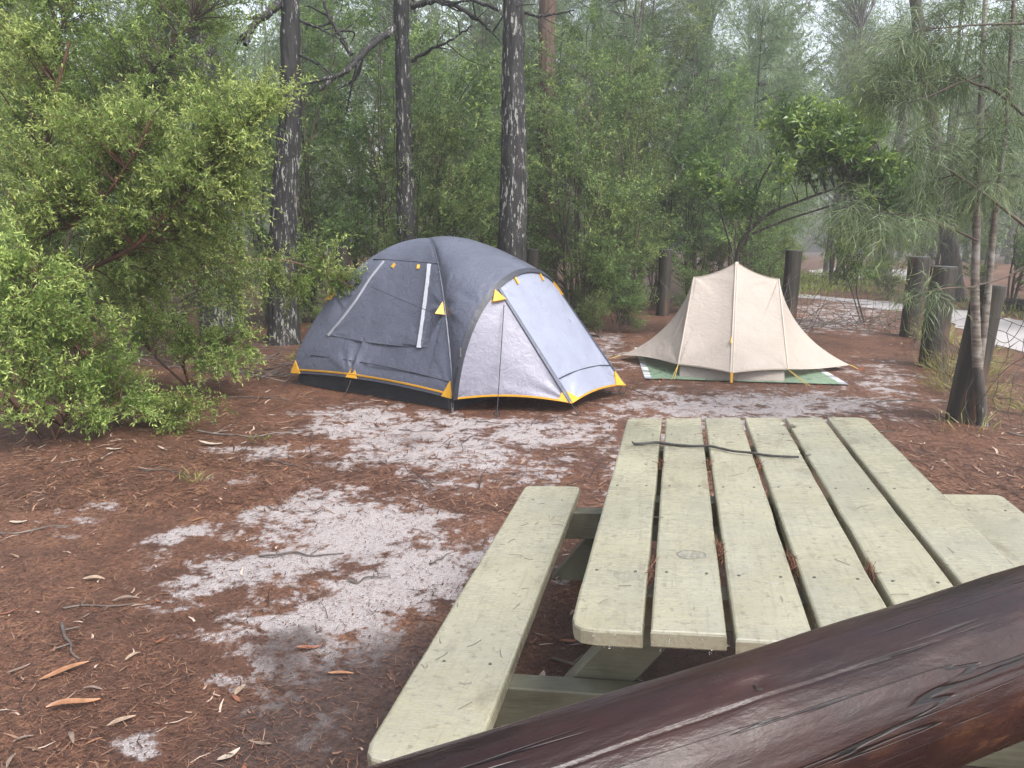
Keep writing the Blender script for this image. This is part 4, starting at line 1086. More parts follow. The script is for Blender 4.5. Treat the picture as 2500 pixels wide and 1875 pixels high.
def tvest(which,s,t):
    """light vestibule panels: s across, t from hoop (0) to hem (1)"""
    s=np.asarray(s,float);t=np.asarray(t,float)
    C=[*TC,HEM];D=[*TD,.085];E_=[*TE,.09];F_=[*TF,HEM]
    if which==0: a=hoop(.0+s*HK); b=seg(C,D,s,.05)
    elif which==1: a=hoop(HK+s*(HQ-HK)); b=seg(D,E_,s,.05)
    else: a=hoop(HQ+s*(1-HQ)); b=seg(E_,F_,s,.05)
    p=a+(b-a)*t[...,None]
    k=np.sin(np.pi*t)*np.sin(np.pi*s)*.06
    p[...,2]-=k*.8
    return p


tent = thing('dome_tent', 'dark grey dome tent with light grey porch, yellow hem and yellow corner tabs', 'tent', (TM[0], TM[1], 0))
TORG = np.array([TM[0], TM[1], 0])
def crease(V, foci, seed, amp=.006, k=26):
    """pulls: ridges radiating from the points the cloth is tensioned at, plus soft rumples"""
    d = np.zeros(len(V))
    for f, a, rad in foci:
        r = V - np.asarray(f, float)
        dist = np.linalg.norm(r, axis=1)
        th = np.arctan2(r[:, 2], np.hypot(r[:, 0], r[:, 1]) * np.sign(r[:, 0] * TN[0] + r[:, 1] * TN[1] + 1e-9))
        d += a * (vnoise(th * k / 3, dist * .6, 0, seed) - .5) * 2 * np.exp(-dist / rad) * np.clip(dist / .06, 0, 1)
    d += amp * (fbm(V[:, 0] * 3.2, V[:, 1] * 3.2, V[:, 2] * 3.2, seed + 3, 3) - .5) * 2
    return d
def panel(name, fn, ns, nt_, mat, parent, foci=(), seed=0, amp=.006, k=14, org=TORG, outward=None, edge=True):
    ns, nt_ = int(ns * 1.6), int(nt_ * 1.6)
    V, F = grid(fn, ns, nt_)
    G = V.reshape(ns, nt_, 3)
    nrm = norm(np.cross(np.gradient(G, axis=0), np.gradient(G, axis=1))).reshape(-1, 3)
    c = V.mean(0) - (outward if outward is not None else np.array([TM[0], TM[1], .2]))
    if (nrm.mean(0) @ c) < 0:
        nrm = -nrm; F = F[:, ::-1]
    d = crease(V, foci, seed, amp, k)
    if edge:
        s = np.linspace(0, 1, ns)[:, None]; t = np.linspace(0, 1, nt_)[None]
        e = np.clip(np.minimum(np.minimum(s, 1 - s) * 14, np.minimum(t, 1 - t) * 14), 0, 1) * np.ones((ns, nt_))
        d = d * e.ravel()
    return link(name, mesh_np(name, V + nrm * d[:, None] - org, F), MT[mat], parent)
hz = HEM
A3, C3, F3, B3 = [np.array([*p, hz]) for p in (TA, TC, TF, TB)]
tabmid = tface(TA, TC, np.array(.406), np.array(1.0))
guyC = tarc(TC, np.array(.596)); guyA = tarc(TA, np.array(.56))
near = lambda s, t: tface(TA, TC, s, t)
panel('fly_panel', lambda s, t: near(s, .012 + t * .988), 80, 70, 'fly_dark', tent, [(tabmid, .055, .36), (A3, .03, .35), (C3, .03, .4), (guyC, .026, .4), (guyA, .02, .35)], 1, .012, 18)
panel('fly_panel', lambda s, t: tface(TB, TA, s, .012 + t * .988), 40, 36, 'fly_dark', tent, [(A3, .012, .3), (B3, .012, .3)], 2)
panel('fly_panel', lambda s, t: tface(TF, TB, s, .012 + t * .988), 40, 36, 'fly_dark', tent, [(F3, .012, .3), (B3, .012, .3)], 3)
panel('fly_panel', lambda s, t: tconn(s, .012 + t * .988), 70, 50, 'fly_dark', tent, [(guyC, .014, .4), (C3, .012, .3), (hoop(np.array(.25)), .01, .4), (hoop(np.array(.5)), .01, .4)], 4, .007)
K3, Q3 = hoop(np.array(HK)), hoop(np.array(HQ)); D3 = np.array([*TD, .085]); E3 = np.array([*TE, .09])
panel('porch_panel', lambda s, t: tvest(0, s, t), 60, 60, 'fly_light', tent, [(K3, .014, .5), (D3, .016, .5), (C3, .012, .35)], 5, .009)
panel('porch_panel', lambda s, t: tvest(1, s, t), 60, 60, 'fly_pale', tent, [(K3, .012, .5), (D3, .018, .45), (E3, .014, .45), (Q3, .012, .5)], 6, .006)
panel('porch_panel', lambda s, t: tvest(2, s, t), 40, 40, 'fly_light', tent, [(Q3, .01, .4), (E3, .012, .4)], 7)
# inner tub under the fly, dark
def tub(s, t):
    P = np.array([[*TA], [*TC], [*TF], [*TB], [*TA]]) ; P = TM + (P - TM) * .965
    k = np.minimum((s * 4).astype(int), 3); u = s * 4 - k
    xy = P[k] + (P[k + 1] - P[k]) * u[..., None]
    z = .003 + t * .26
    return np.concatenate([TM + (xy - TM) * (1 - .06 * t)[..., None], z[..., None]], -1)
panel('tub_floor', tub, 81, 8, 'tub_floor', tent, [], 8, .012, edge=False)

def ribbon(pts, w, nrm_to, lift=.004):
    """flat strip of cloth laid along points, facing away from a centre"""
    P = np.asarray(pts, float); T = norm(np.gradient(P, axis=0))
    N = norm(P - np.asarray(nrm_to)); N = norm(N - T * (N * T).sum(1, keepdims=True))
    S = np.cross(T, N); W = np.broadcast_to(w, (len(P),))[:, None]
    V = np.concatenate([P + S * W / 2 + N * lift, P - S * W / 2 + N * lift, P + S * W / 2, P - S * W / 2]); n = len(P)
    F = []
    for i in range(n - 1):
        F += [(i, n + i, n + i + 1, i + 1), (2 * n + i, i, i + 1, 2 * n + i + 1), (n + i, 3 * n + i, 3 * n + i + 1, n + i + 1)]
    return V, np.array(F)
CEN = np.array([TM[0], TM[1], .3])
def strip(name, pts, w, mat, parent, lift=.006, cen=CEN, org=TORG):
    V, F = ribbon(pts, w, cen, lift)
    return link(name, mesh_np(name, V - org, F, smooth=False), MT[mat], parent)
tl = np.linspace(0, 1, 40)
strip('hem_tape', near(tl, np.ones(40) * .993), .016, 'yellow', tent, .007)
strip('hem_tape', tvest(0, tl, np.ones(40) * .993), .016, 'yellow', tent, .007)
strip('hem_tape', tvest(1, tl, np.ones(40) * .993), .016, 'yellow', tent, .007)
strip('hem_tape', tvest(2, tl, np.ones(40) * .993), .016, 'yellow', tent, .007)
strip('seam_tape', near(np.linspace(.13, .80, 30), np.full(30, .80) + .0 * tl[:30]), .006, 'fly_trim', tent, .009)
strip('seam_tape', near(np.linspace(.06, .99, 30), np.linspace(.335, .352, 30)), .008, 'fly_trim', tent, .009)
strip('seam_tape', near(np.linspace(.10, .99, 30), np.linspace(.915, .945, 30)), .006, 'fly_trim', tent, .009)
strip('seam_tape', tarc(TC, np.linspace(.03, .99, 40)), .012, 'fly_dark', tent, .006)
strip('pole_sleeve', hoop(np.linspace(.0, 1, 60)), .055, 'fly_trim', tent, .012, cen=CEN + np.array([.2, 0, -.2]))
strip('porch_seam', tvest(0, np.ones(30) * .995, np.linspace(.02, .99, 30)), np.linspace(.03, .045, 30), 'fly_dark', tent, .010)
strip('porch_seam', tvest(1, np.ones(30) * .995, np.linspace(.02, .99, 30)), np.linspace(.03, .045, 30), 'fly_dark', tent, .010)
strip('porch_seam', tvest(1, np.linspace(.02, .98, 20), np.full(20, .80)), .008, 'fly_trim', tent, .006)
# the window flap with its two pale tapes
wf = panel('window_flap', lambda s, t: near(.165 + (.86 - .165) * s + (t - .5) * 0, .345 + (.795 - .345) * t + .02 * np.sin(s * 3.1) * t), 60, 50, 'fly_dark', tent,
           [(near(np.array(.17), np.array(.78)), .012, .25), (near(np.array(.8), np.array(.8)), .012, .25), (tabmid, .016, .5)], 31, .009, edge=False)
for v_ in wf.data.vertices:
    q = Vector(v_.co) - Vector((0, 0, .3)); v_.co += q.normalized() * .010
strip('flap_tape', near(np.array([.221, .219, .218, .19, .154]).repeat(1), np.array([.349, .47, .6, .70, .798])), .045, 'tape_grey', tent, .020)
strip('flap_tape', near(np.array([.861, .835, .812, .80, .789]), np.array([.359, .48, .595, .70, .809])), .045, 'tape_grey', tent, .020)
for s_, t_ in ((.385, .377), (.71, .379)):
    strip('toggle', near(np.array([s_, s_ - .004, s_ - .004]), np.array([t_ - .012, t_, t_ + .016])), .028, 'yellow', tent, .018)

def tri(name, p, q, r, mat, parent, lift=.012, org=TORG, cen=CEN):
    P = np.array([p, q, r], float)
    N = np.cross(P[1] - P[0], P[2] - P[0]); N /= np.linalg.norm(N)
    if N @ (P.mean(0) - cen) < 0: N = -N
    V = np.concatenate([P + N * lift, P - N * .002]) - org
    F = [(0, 1, 2), (3, 5, 4), (0, 3, 4, 1), (1, 4, 5, 2), (2, 5, 3, 0)]
    return link(name, mesh_py(name, V, F), MT[mat], parent)
nr = lambda s, t: near(np.array(float(s)), np.array(float(t)))
v0 = lambda s, t: tvest(0, np.array(float(s)), np.array(float(t)))
v1 = lambda s, t: tvest(1, np.array(float(s)), np.array(float(t)))
tri('corner_tab', nr(0, 1.0), nr(.065, 1.0), nr(.012, .95), 'yellow', tent)
tri('corner_tab', nr(.375, 1.0), nr(.445, 1.0), nr(.41, .945), 'yellow', tent)
tri('corner_tab', nr(.94, 1.0), nr(1, 1.0), nr(.99, .94), 'yellow', tent)
tri('corner_tab', v0(.0, 1.0), v0(.13, 1.0), v0(.03, .86), 'yellow', tent)
tri('corner_tab', v0(.88, 1.0), v0(1.0, 1.0), v0(.98, .90), 'yellow', tent)
tri('corner_tab', v1(.0, 1.0), v1(.12, 1.0), v1(.015, .90), 'yellow', tent)
tri('corner_tab', v1(.80, 1.0), v1(1.0, 1.0), v1(.975, .86), 'yellow', tent)
tri('corner_tab', v0(.93, .0), v0(.84, .05), v0(.98, .11), 'yellow', tent, .035)
tri('corner_tab', v1(.88, .02), v1(1.0, .02), v1(.985, .10), 'yellow', tent, .02)
for s_ in (.22, .62):
    strip('toggle', np.array([v1(s_, .02), v1(s_, .045), v1(s_, .07)]), .022, 'yellow', tent, .016)
# guy tabs on the two near poles: yellow triangles that stand out from the cloth
gp = guyC + np.array([-.09, -.05, -.05])
tri('guy_tab', nr(.985, .565), nr(.99, .63), gp, 'yellow', tent, .006)
ga = guyA + np.array([-.10, -.02, -.07])
tri('guy_tab', nr(.01, .53), nr(.012, .60), ga, 'yellow', tent, .006)
# cords, pole foot, pegs
def cord(name, pts, r, mat, parent, org=TORG, n=16, sides=5):
    A = Acc(); A.tube(curve(pts, n), r, sides)
    return A.build(name, MT[mat], parent, origin=org)
g1 = gp; g2 = nr(.30, .52) + np.array([-.02, -.03, .01])
cord('guy_line', [g1, (g1 + g2) / 2 + np.array([0, -.02, .0]), g2], .0032, 'cord_dark', tent)
cord('guy_line', [g1, g1 + np.array([-.03, -.01, -.05]), g1 + np.array([-.01, -.01, -.12])], .0035, 'cord_dark', tent)
kp = v0(.95, .13) + np.array([0, -.05, 0])
ph = np.array([(-0.13, 6.3, 0.15)[0], 6.55, .015])
cord('guy_line', [kp, kp + (ph - kp) * .45 + np.array([0, -.01, -.01]), kp + (ph - kp) * .6, ph], .004, 'cord_dark', tent)
cord('tent_pole', np.concatenate([[[TC[0] - .005, TC[1] - .02, .0]], [hoop(np.array(q)) + np.array([-.012, -.035, 0]) for q in (.004, .03, .07)]]), .006, 'pole_black', tent)
cord('pole_tip', [(TC[0] - .005, TC[1] - .022, -.01), (TC[0] - .003, TC[1] - .022, .085)], .011, 'steel', tent, n=4, sides=10)
sv = hoop(np.array(.105)); cord('pole_joint', [sv + np.array([-.02, -.035, -.04]), sv + np.array([-.018, -.035, .05])], .008, 'steel', tent, n=4, sides=8)
for a_, b_ in (((*TD, .075), (TD[0] + .05, TD[1] - .10, .0)), ((*TE, .08), (TE[0] + .26, TE[1] - .15, .0)), ((*TA, .09), (TA[0] - .07, TA[1] - .10, 0)), (tabmid - np.array([0, 0, .02]), (tabmid[0] - .04, tabmid[1] - .14, 0))):
    a_ = np.array(a_); b_ = np.array(b_, float)
    cord('peg_cord', [a_, (a_ + b_) / 2, b_], .0045, 'cord_dark', tent, n=6)
    cord('peg', [b_ + np.array([0, 0, -.02]), b_ + np.array([.01, -.015, .05])], .005, 'steel', tent, n=4)
cord('peg_loop', [E3 + np.array([.02, -.02, -.02]), E3 + np.array([-.02, -.04, -.07]), E3 + np.array([-.07, -.03, -.06]), E3 + np.array([-.04, -.02, -.01])], .004, 'cord_dark', tent)
pl = ph; cord('peg_loop', [pl, pl + np.array([-.03, -.02, .03]), pl + np.array([.02, -.03, .05]), pl + np.array([.02, -.01, .0])], .004, 'cord_dark', tent)

# ================================================================== THE BEIGE TENT AND ITS GROUNDSHEET
YAW = R(-11)
BT = np.array([2.73, 9.50, 0])
bx = np.array([math.cos(YAW), math.sin(YAW), 0]); by = np.array([-math.sin(YAW), math.cos(YAW), 0])
def W(x, y, z): return BT + bx * x + by * y + np.array([0, 0, z])
bt = thing('ridge_tent', 'beige canvas tent with a peaked centre, squared shoulders and flaring side wings', 'tent', tuple(BT))
BC = BT + np.array([0, 0, .25])
AP, SL, SR_, TL_, TR_ = W(0, 0, 1.265), W(-.50, 0, 1.075), W(.50, 0, 1.075), W(-1.36, .02, .06), W(1.40, -.02, .06)
def sag_line(a, b, s, d):
    s = np.asarray(s, float)
    p = a + (b - a) * s[..., None]
    return p + np.asarray(d) * (4 * s * (1 - s))[..., None]
def front(sgn, left):
    FC = W(-.09, -1.28 * sgn, .115); FL = W(-.66, -1.02 * sgn, .14); FR = W(.53, -1.02 * sgn, .14)
    S_, FS = (SL, FL) if left else (SR_, FR)
    def fn(s, t):
        top = sag_line(AP, S_, s, (0, 0, -.035)); bot = sag_line(FC, FS, s, (0, 0, .012))
        p = top + (bot - top) * t[..., None]
        k = np.sin(np.pi * s) * np.sin(np.pi * t)
        return p + by * (sgn * .035 * k)[..., None]
    return fn
def wing(sgn, left):
    S_, T_ = (SL, TL_) if left else (SR_, TR_)
    FS = W(-.66 if left else .53, -1.02 * sgn, .14)
    def fn(s, t):
        inner = sag_line(S_, FS, t, by * sgn * .03); outer = sag_line(S_, T_, t, W(.13 if left else -.13, 0, -.10) - BT)
        p = inner + (outer - inner) * s[..., None]
        p[..., 2] += (np.sin(np.pi * s) * t ** 3 * (-.03 if not left else .02))
        p = p + by * (sgn * .06 * np.sin(np.pi * s) * t)[..., None]
        return p
    return fn
class _TN: pass
def bpanel(name, fn, mat, foci, seed, amp=.009, ns=60, nt_=70, k=16):
    return panel(name, fn, ns, nt_, mat, bt, foci, seed, amp, k, org=BT, outward=BC)
for sgn in (1, -1):
    FL, FR, FC = W(-.66, -1.02 * sgn, .14), W(.53, -1.02 * sgn, .14), W(-.09, -1.28 * sgn, .115)
    bpanel('front_panel' if sgn > 0 else 'rear_panel', front(sgn, True), 'canvas_tan', [(SL, .024, .45), (FL, .016, .4), (AP, .010, .3)], 41 + sgn)
    bpanel('front_panel' if sgn > 0 else 'rear_panel', front(sgn, False), 'canvas_tan', [(SR_, .026, .5), (FR, .022, .45), (AP, .010, .3)], 44 + sgn)
    bpanel('side_wing', wing(sgn, True), 'canvas_tan', [(SL, .016, .6), (TL_, .010, .5), (FL, .014, .4)], 47 + sgn)
    bpanel('side_wing', wing(sgn, False), 'canvas_tan', [(SR_, .008, .5), (TR_, .008, .5)], 50 + sgn, .006)
def bstrip(name, pts, w, mat, lift=.008): return strip(name, pts, w, mat, bt, lift, cen=BC, org=BT)
ff = front(1, True); fr_ = front(1, False)
z40 = np.zeros(40)
bstrip('centre_seam', ff(z40 + .0, tl), .035, 'canvas_seam', .010)
bstrip('zip', ff(z40 + .004, np.linspace(.02, 1, 40)) + bx * .006, .008, 'canvas_inner', .016)
bstrip('edge_seam', ff(z40 + 1.0, tl), .014, 'canvas_seam'); bstrip('edge_seam', fr_(z40 + 1.0, tl), .014, 'canvas_seam')
bstrip('ridge_seam', sag_line(AP, SL, tl, (0, 0, -.035)), .02, 'canvas_seam', .004); bstrip('ridge_seam', sag_line(AP, SR_, tl, (0, 0, -.035)), .02, 'canvas_seam', .004)
bstrip('hem', ff(tl, z40 + .995), .016, 'canvas_seam'); bstrip('hem', fr_(tl, z40 + .995), .016, 'canvas_seam')
# the inner tent's low wall that shows beneath the front hem
def inner(s, t):
    x = -.64 + 1.14 * s
    y = -1.05 - .10 * np.cos(np.pi * (s - .5)) - .0 * t
    return W(0, 0, 0) + bx * x[..., None] + by * (y + .06 * t)[..., None] + np.array([0, 0, 1.0]) * (.012 + .11 * t)[..., None]
bpanel('inner_wall', inner, 'canvas_inner', [], 55, .008, 40, 10)
bstrip('pull_tab', np.array([W(-.09, -1.295, .125), W(-.09, -1.305, .07), W(-.09, -1.315, .015)]), .026, 'orange_tab' if 'orange_tab' in MT else 'yellow', .008)
for sx in (-1, 1):
    f0 = W(.53 if sx > 0 else -.66, -1.02, .14)
    for dx in (-.10, -.07):
        cord('peg_cord', [f0, f0 + (W(sx * (.80 + dx), -1.28, .012) - f0) * .5, W(sx * (.80 + dx), -1.28, .012)], .0032, 'cord_yellow', bt, org=BT, n=6)
    cord('peg', [W(.80 * sx, -1.29, -.02), W(.84 * sx, -1.31, .03)], .006, 'orange_peg', bt, org=BT, n=4)
    tp = TL_ if sx < 0 else TR_
    cord('peg_cord', [tp, tp + (W(sx * 1.5, .0, .012) - tp) * .5, W(sx * 1.5, .0, .012)], .006, 'cord_yellow', bt, org=BT, n=6)
    cord('peg', [W(1.51 * sx, 0, -.02), W(1.56 * sx, -.01, .03)], .006, 'orange_peg', bt, org=BT, n=4)
cord('zip_pull', [ff(np.array(0.), np.array(.70)) + np.array([-.03, -.03, 0]), ff(np.array(0.), np.array(.75)) + np.array([-.035, -.03, 0])], .010, 'cord_yellow', bt, org=BT, n=4)

YAW = R(-6); bx = np.array([math.cos(YAW), math.sin(YAW), 0]); by = np.array([-math.sin(YAW), math.cos(YAW), 0])
gs = thing('groundsheet', 'green groundsheet with pale striped ends spread under the beige tent', 'tarp', tuple(BT))
def sheet(x0, x1, y0, y1, zf=.012):
    def fn(s, t):
        x = x0 + (x1 - x0) * s; y = y0 + (y1 - y0) * t
        z = zf + .012 * (fbm(x * 3, y * 3, 0, 61, 2) - .3).clip(0)
        return BT + bx * x[..., None] + by * y[..., None] + np.array([0, 0, 1.0]) * z[..., None]
    V, F = grid(fn, 24, 24)
    return V - BT, F
link('sheet', mesh_np('sheet', *sheet(-1.05, .98, -1.20, 1.2)), MT['tarp_green'], gs)
plain('tarp_white', (.50, .52, .50), .5)
for x0, x1 in ((-1.13, -1.052), (.982, 1.06)):
    for k in range(18):
        y0 = -1.20 + k * 2.4 / 18
        link('stripe', mesh_np('stripe', *[q for q in (lambda VF: (VF[0][[0, 23, 24 * 23, 24 * 24 - 1]], np.array([[0, 2, 3, 1]])))(sheet(x0, x1, y0, y0 + 2.4 / 18 * (.82 if k % 2 else 1.0)))]), MT['tarp_white'] if k % 3 else MT['tape_grey'], gs)

# ================================================================== PICNIC TABLE
ty_, tt_ = R(11.9), R(3.8)
tab = thing('picnic_table', 'sage cream painted timber picnic table with attached bench seats, wet with rain', 'table', (.877, 2.52, 0))
tab.location = (.877 + math.cos(ty_) * 0, 2.52, .75 - .75 * math.cos(tt_))
tab.rotation_mode = 'QUATERNION'
pr = Vector((math.cos(ty_) * math.cos(tt_), -math.sin(ty_) * math.cos(tt_), math.sin(tt_))); axv = Vector((math.sin(ty_), math.cos(ty_), 0)); nz_ = pr.cross(axv)
tab.rotation_quaternion = Matrix(((pr.x, axv.x, nz_.x), (pr.y, axv.y, nz_.y), (pr.z, axv.z, nz_.z))).to_quaternion()
tab.location = Vector((.877, 2.52, .75)) - nz_ * .75

def plank_mesh(outline, z1, th, bev=.007, seed=0, sub=1):
    """board from a plan outline (ccw), thickness th, rounded top arris"""
    P = np.array(outline, float); n = len(P)
    e0 = norm(P - np.roll(P, 1, 0)); e1 = norm(np.roll(P, -1, 0) - P)
    nn = norm(np.stack([-(e0 + e1)[:, 1], (e0 + e1)[:, 0]], -1))
    rings = [(P + nn * bev * .6, z1 - th), (P, z1 - th + bev * .6), (P, z1 - bev), (P + nn * bev * .3, z1 - bev * .3), (P + nn * bev, z1)]
    V = np.concatenate([np.concatenate([p, np.full((n, 1), z)], 1) for p, z in rings])
    F = [tuple(reversed(range(n)))]
    for k in range(4): F += [(k * n + j, k * n + (j + 1) % n, (k + 1) * n + (j + 1) % n, (k + 1) * n + j) for j in range(n)]
    F.append(tuple(range(4 * n, 5 * n)))
    return V, F
def rect_outline(x0, x1, y0, y1, c=(0, 0, 0, 0), notch=(), seed=0):
    """c: corner cuts at (x0,y0) (x1,y0) (x1,y1) (x0,y1); notch: (side, y, half length, depth)"""
    rg = np.random.default_rng(seed)
    def corner(x, y, sx, sy, k, first):
        if k < .001: return [(x, y)]
        q = [(x + sx * k, y), (x + sx * k * .45, y + sy * k * .14), (x + sx * k * .14, y + sy * k * .45), (x, y + sy * k)]
        return q if first else q[::-1]
    out = corner(x0, y0, 1, 1, c[0], False)[::1]
    o = []
    # start: along the near end
    o += corner(x0, y0, 1, 1, c[0], True)[::-1]
    o += corner(x1, y0, -1, 1, c[1], True)
    ys = np.linspace(y0 + max(c[1], .05), y1 - max(c[2], .05), 14)[1:-1]
    def side(x, yy, s, nd):
        pts = [(x + rg.normal() * .0008, y) for y in yy]
        for (sd, yc, hl, dp) in notch:
            if sd == s:
                pts = [p for p in pts if abs(p[1] - yc) > hl * 1.2]
                pts += [(x - s * dp * d, yc + hl * q) for q, d in ((-1.0, 0), (-.8, .55), (-.4, .95), (0, 1), (.4, .9), (.8, .5), (1.0, 0))]
        pts.sort(key=lambda p: p[1])
        return pts
    o += side(x1, ys, 1, 0)
    o += corner(x1, y1, -1, -1, c[2], True)[::-1]
    o += corner(x0, y1, 1, -1, c[3], True)
    o += side(x0, ys, -1, 0)[::-1]
    return o
pw = 1.096 / 6
gap = .0175
for k in range(6):
    xc = -.548 + pw * (k + .5)
    hw = pw / 2 - gap / 2
    cc = (.055 if k == 0 else 0, .055 if k == 5 else 0, .05 if k == 5 else 0, .03 if k == 0 else 0)
    nt_ch = {3: [(1, .90, .035, .018)], 4: [(-1, .88, .04, .022), (-1, .42, .02, .014)]}.get(k, [])
    if k == 3: nt_ch = nt_ch + [(1, .44, .018, .008)]
    dy = (.0, .008, -.006, .004, -.004, .006)[k]
    V, F = plank_mesh(rect_outline(-hw, hw, -1.04 + dy, 1.04 - dy * .5, cc, nt_ch, k), .0, .042, seed=k)
    b = link('tabletop_plank', mesh_py('tabletop_plank', V, F), MT[('table_paint_stained', 'table_paint_worn', 'table_paint', 'table_paint', 'table_paint', 'table_paint')[k]], tab)
    b.location = (xc, 0, .75 + (.0, .001, -.001, .0015, -.0005, .001)[k])
    if k == 1: b['label'] = 'second plank from the left, with a bare oval knot patch'
    # screws where the bearers cross, sunk in little dimples
    for yy in (-.72, .0, .72):
        for xx in (-.052, .050):
            A = Acc(); A.tube([(xx, yy, -.004), (xx, yy, .0012)], .0042, 8); A.add([(xx + .0042 * math.cos(q), yy + .0042 * math.sin(q), .0012) for q in (0, 1.57, 3.14, 4.71)], [(0, 1, 2, 3)])
            A.build('screw', MT['screw_dark'], b)
for sx in (-1, 1):
    xc = sx * .893
    V, F = plank_mesh(rect_outline(-.135, .135, -1.165, .865, (.06, .06, .035, .035), (), 20 + sx), 0, .045, .009)
    b = link('seat_plank', mesh_py('seat_plank', V, F), MT['seat_paint'], tab); b.location = (xc + (.025 if sx > 0 else 0), 0, .46 - (.012 if sx > 0 else 0))
    for yy in (-.73, .66):
        for xx in (-.06, .075):
            A = Acc(); A.tube([(xx, yy, -.004), (xx, yy, .0012)], .005, 8); A.add([(xx + .005 * math.cos(q), yy + .005 * math.sin(q), .0012) for q in (0, 1.57, 3.14, 4.71)], [(0, 1, 2, 3)])
            A.build('screw', MT['screw_dark'], b)
# frames: bearer under the seats, cross piece under the top, raking legs
def beam(name, p, q, w, h, mat='table_frame_paint'):
    p = np.array(p, float); q = np.array(q, float); d = q - p; L_ = np.linalg.norm(d)
    V, F = box_vf(0, L_, -w / 2, w / 2, -h / 2, h / 2, .004)
    ux = d / L_; uy = np.array([0, 1.0, 0]); uz = np.cross(ux, uy); uz /= np.linalg.norm(uz); uy = np.cross(uz, ux)
    V = [p + ux * v[0] + uy * v[1] + uz * v[2] for v in V]
    return link(name, mesh_py(name, V, F), MT[mat], tab)
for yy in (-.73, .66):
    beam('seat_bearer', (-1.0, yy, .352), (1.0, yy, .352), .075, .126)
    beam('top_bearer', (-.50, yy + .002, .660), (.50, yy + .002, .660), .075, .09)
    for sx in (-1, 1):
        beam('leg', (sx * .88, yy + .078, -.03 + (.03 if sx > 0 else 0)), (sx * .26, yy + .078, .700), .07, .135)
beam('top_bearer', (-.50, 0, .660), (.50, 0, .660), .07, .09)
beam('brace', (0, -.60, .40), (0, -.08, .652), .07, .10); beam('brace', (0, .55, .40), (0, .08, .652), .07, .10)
# raindrops hanging on the near ends of the planks
rg = np.random.default_rng(8)
A = Acc()
def drop(c, r):
    a = np.arange(8) * np.pi / 4; V = []
    for z, k in ((1.0, .15), (.6, .8), (0, 1.0), (-.8, .85), (-1.25, .2)): V += [(c[0] + r * k * math.cos(q), c[1] + r * k * .6 * math.sin(q), c[2] + r * z) for q in a]
    F = [(m * 8 + j, m * 8 + (j + 1) % 8, m * 8 + 8 + (j + 1) % 8, m * 8 + 8 + j)[::-1] for m in range(4) for j in range(8)]
    A.add(V, F)
for k in range(60):
    x = rg.uniform(-.50, .50)
    drop((x, -1.042, .75 - rg.uniform(.008, .042)), rg.uniform(.0015, .0035))
for k in range(26): drop((rg.uniform(-.5, .5), -1.034, .706), rg.uniform(.002, .0038))
A.build('water_drops', MT['droplet'], tab, kind='stuff')
# clumps of needles caught in the gaps
def clump(k, y, n, seed):
    rg = np.random.default_rng(seed); A = Acc()
    x0 = -.548 + pw * k
    for q in range(n):
        c = np.array([x0 + rg.normal() * .003, y + rg.normal() * .03, .742 + rg.normal() * .006]); d = norm(rg.normal(size=3) * np.array([.25, 1, .35])) * .03
        A.tube([c - d, c + rg.normal(size=3) * .003, c + d], .0009, 3)
    o = A.build('needle_clump', MT['clump'], None)
    o.parent = None; o.location = tab.location; o.rotation_mode = 'QUATERNION'; o.rotation_quaternion = tab.rotation_quaternion
    return o
plain('clump', (.14, .058, .03), .7, noise_amt=.5, noise_sc=30)
for k, y, n, wh in ((1, .28, 26, 'first gap from the left, toward the far end'), (2, .28, 30, 'second gap from the left, toward the far end'), (2, -.55, 44, 'second gap from the left, near the bare oval patch'), (3, .27, 36, 'third gap from the left, near the middle of the table'), (3, -.62, 40, 'third gap from the left, toward the near end'), (1, -.70, 14, 'first gap from the left, toward the near end'), (2, .70, 16, 'second gap from the left, beyond the stick'), (4, -.66, 14, 'fourth gap from the left, toward the log rail')):
    tag(clump(k, y, n, k * 7 + int(y * 100) % 17), 'rusty needles caught in the ' + wh, 'needles', 'needle clumps in the table gaps')
# scattered single needles on bench and top
A = Acc(); rg = np.random.default_rng(14)
for q in range(46):
    if q < 22: c = np.array([-.893 + rg.uniform(-.12, .12), rg.uniform(-1.05, .8), .4625])
    else: c = np.array([rg.uniform(-.5, .5), rg.uniform(-1, 1), .753])
    a = rg.random() * 6.28; l = rg.uniform(.008, .028); d = np.array([math.cos(a), math.sin(a), 0]) * l
    A.tube(curve([c - d, c + np.array([d[1], -d[0], 0]) * rg.normal() * .25, c + d], 6), .0008, 3)
o = A.build('loose_needles', MT['dead_twig'], kind='stuff'); o.location = tab.location; o.rotation_mode = 'QUATERNION'; o.rotation_quaternion = tab.rotation_quaternion

plain('stick_bark', (.035, .032, .030), .5, noise_amt=.5, noise_sc=40)
# the crooked stick lying across the far end of the table
st = [(-.40, .725), (-.36, .728), (-.28, .748), (-.20, .742), (-.10, .722), (0.0, .725), (.06, .71), (.12, .672), (.20, .652), (.28, .640), (.36, .625), (.43, .622)]
A = Acc(); st = [(-.476 + (x + .40) * .757, 0.535 + (y - .725) - .115 * (x + .40), 0)[:2] for x, y in st]
c = curve([(x, y, .758 + .002 * ((i * 7) % 3)) for i, (x, y) in enumerate(st)], 60)
A.tube(c, np.linspace(.0056, .004, 60) + .0012 * vnoise(np.arange(60) * .6, 0, 0, 4), 8)
A.tube([(-.476, .535, .758), (-.488, .545, .764)], [.006, .0035], 6)
o = A.build('stick', MT['stick_bark'])
o.location = tab.location; o.rotation_mode = 'QUATERNION'; o.rotation_quaternion = tab.rotation_quaternion
tag(o, 'crooked dark stick lying across the far end of the picnic table', 'stick')

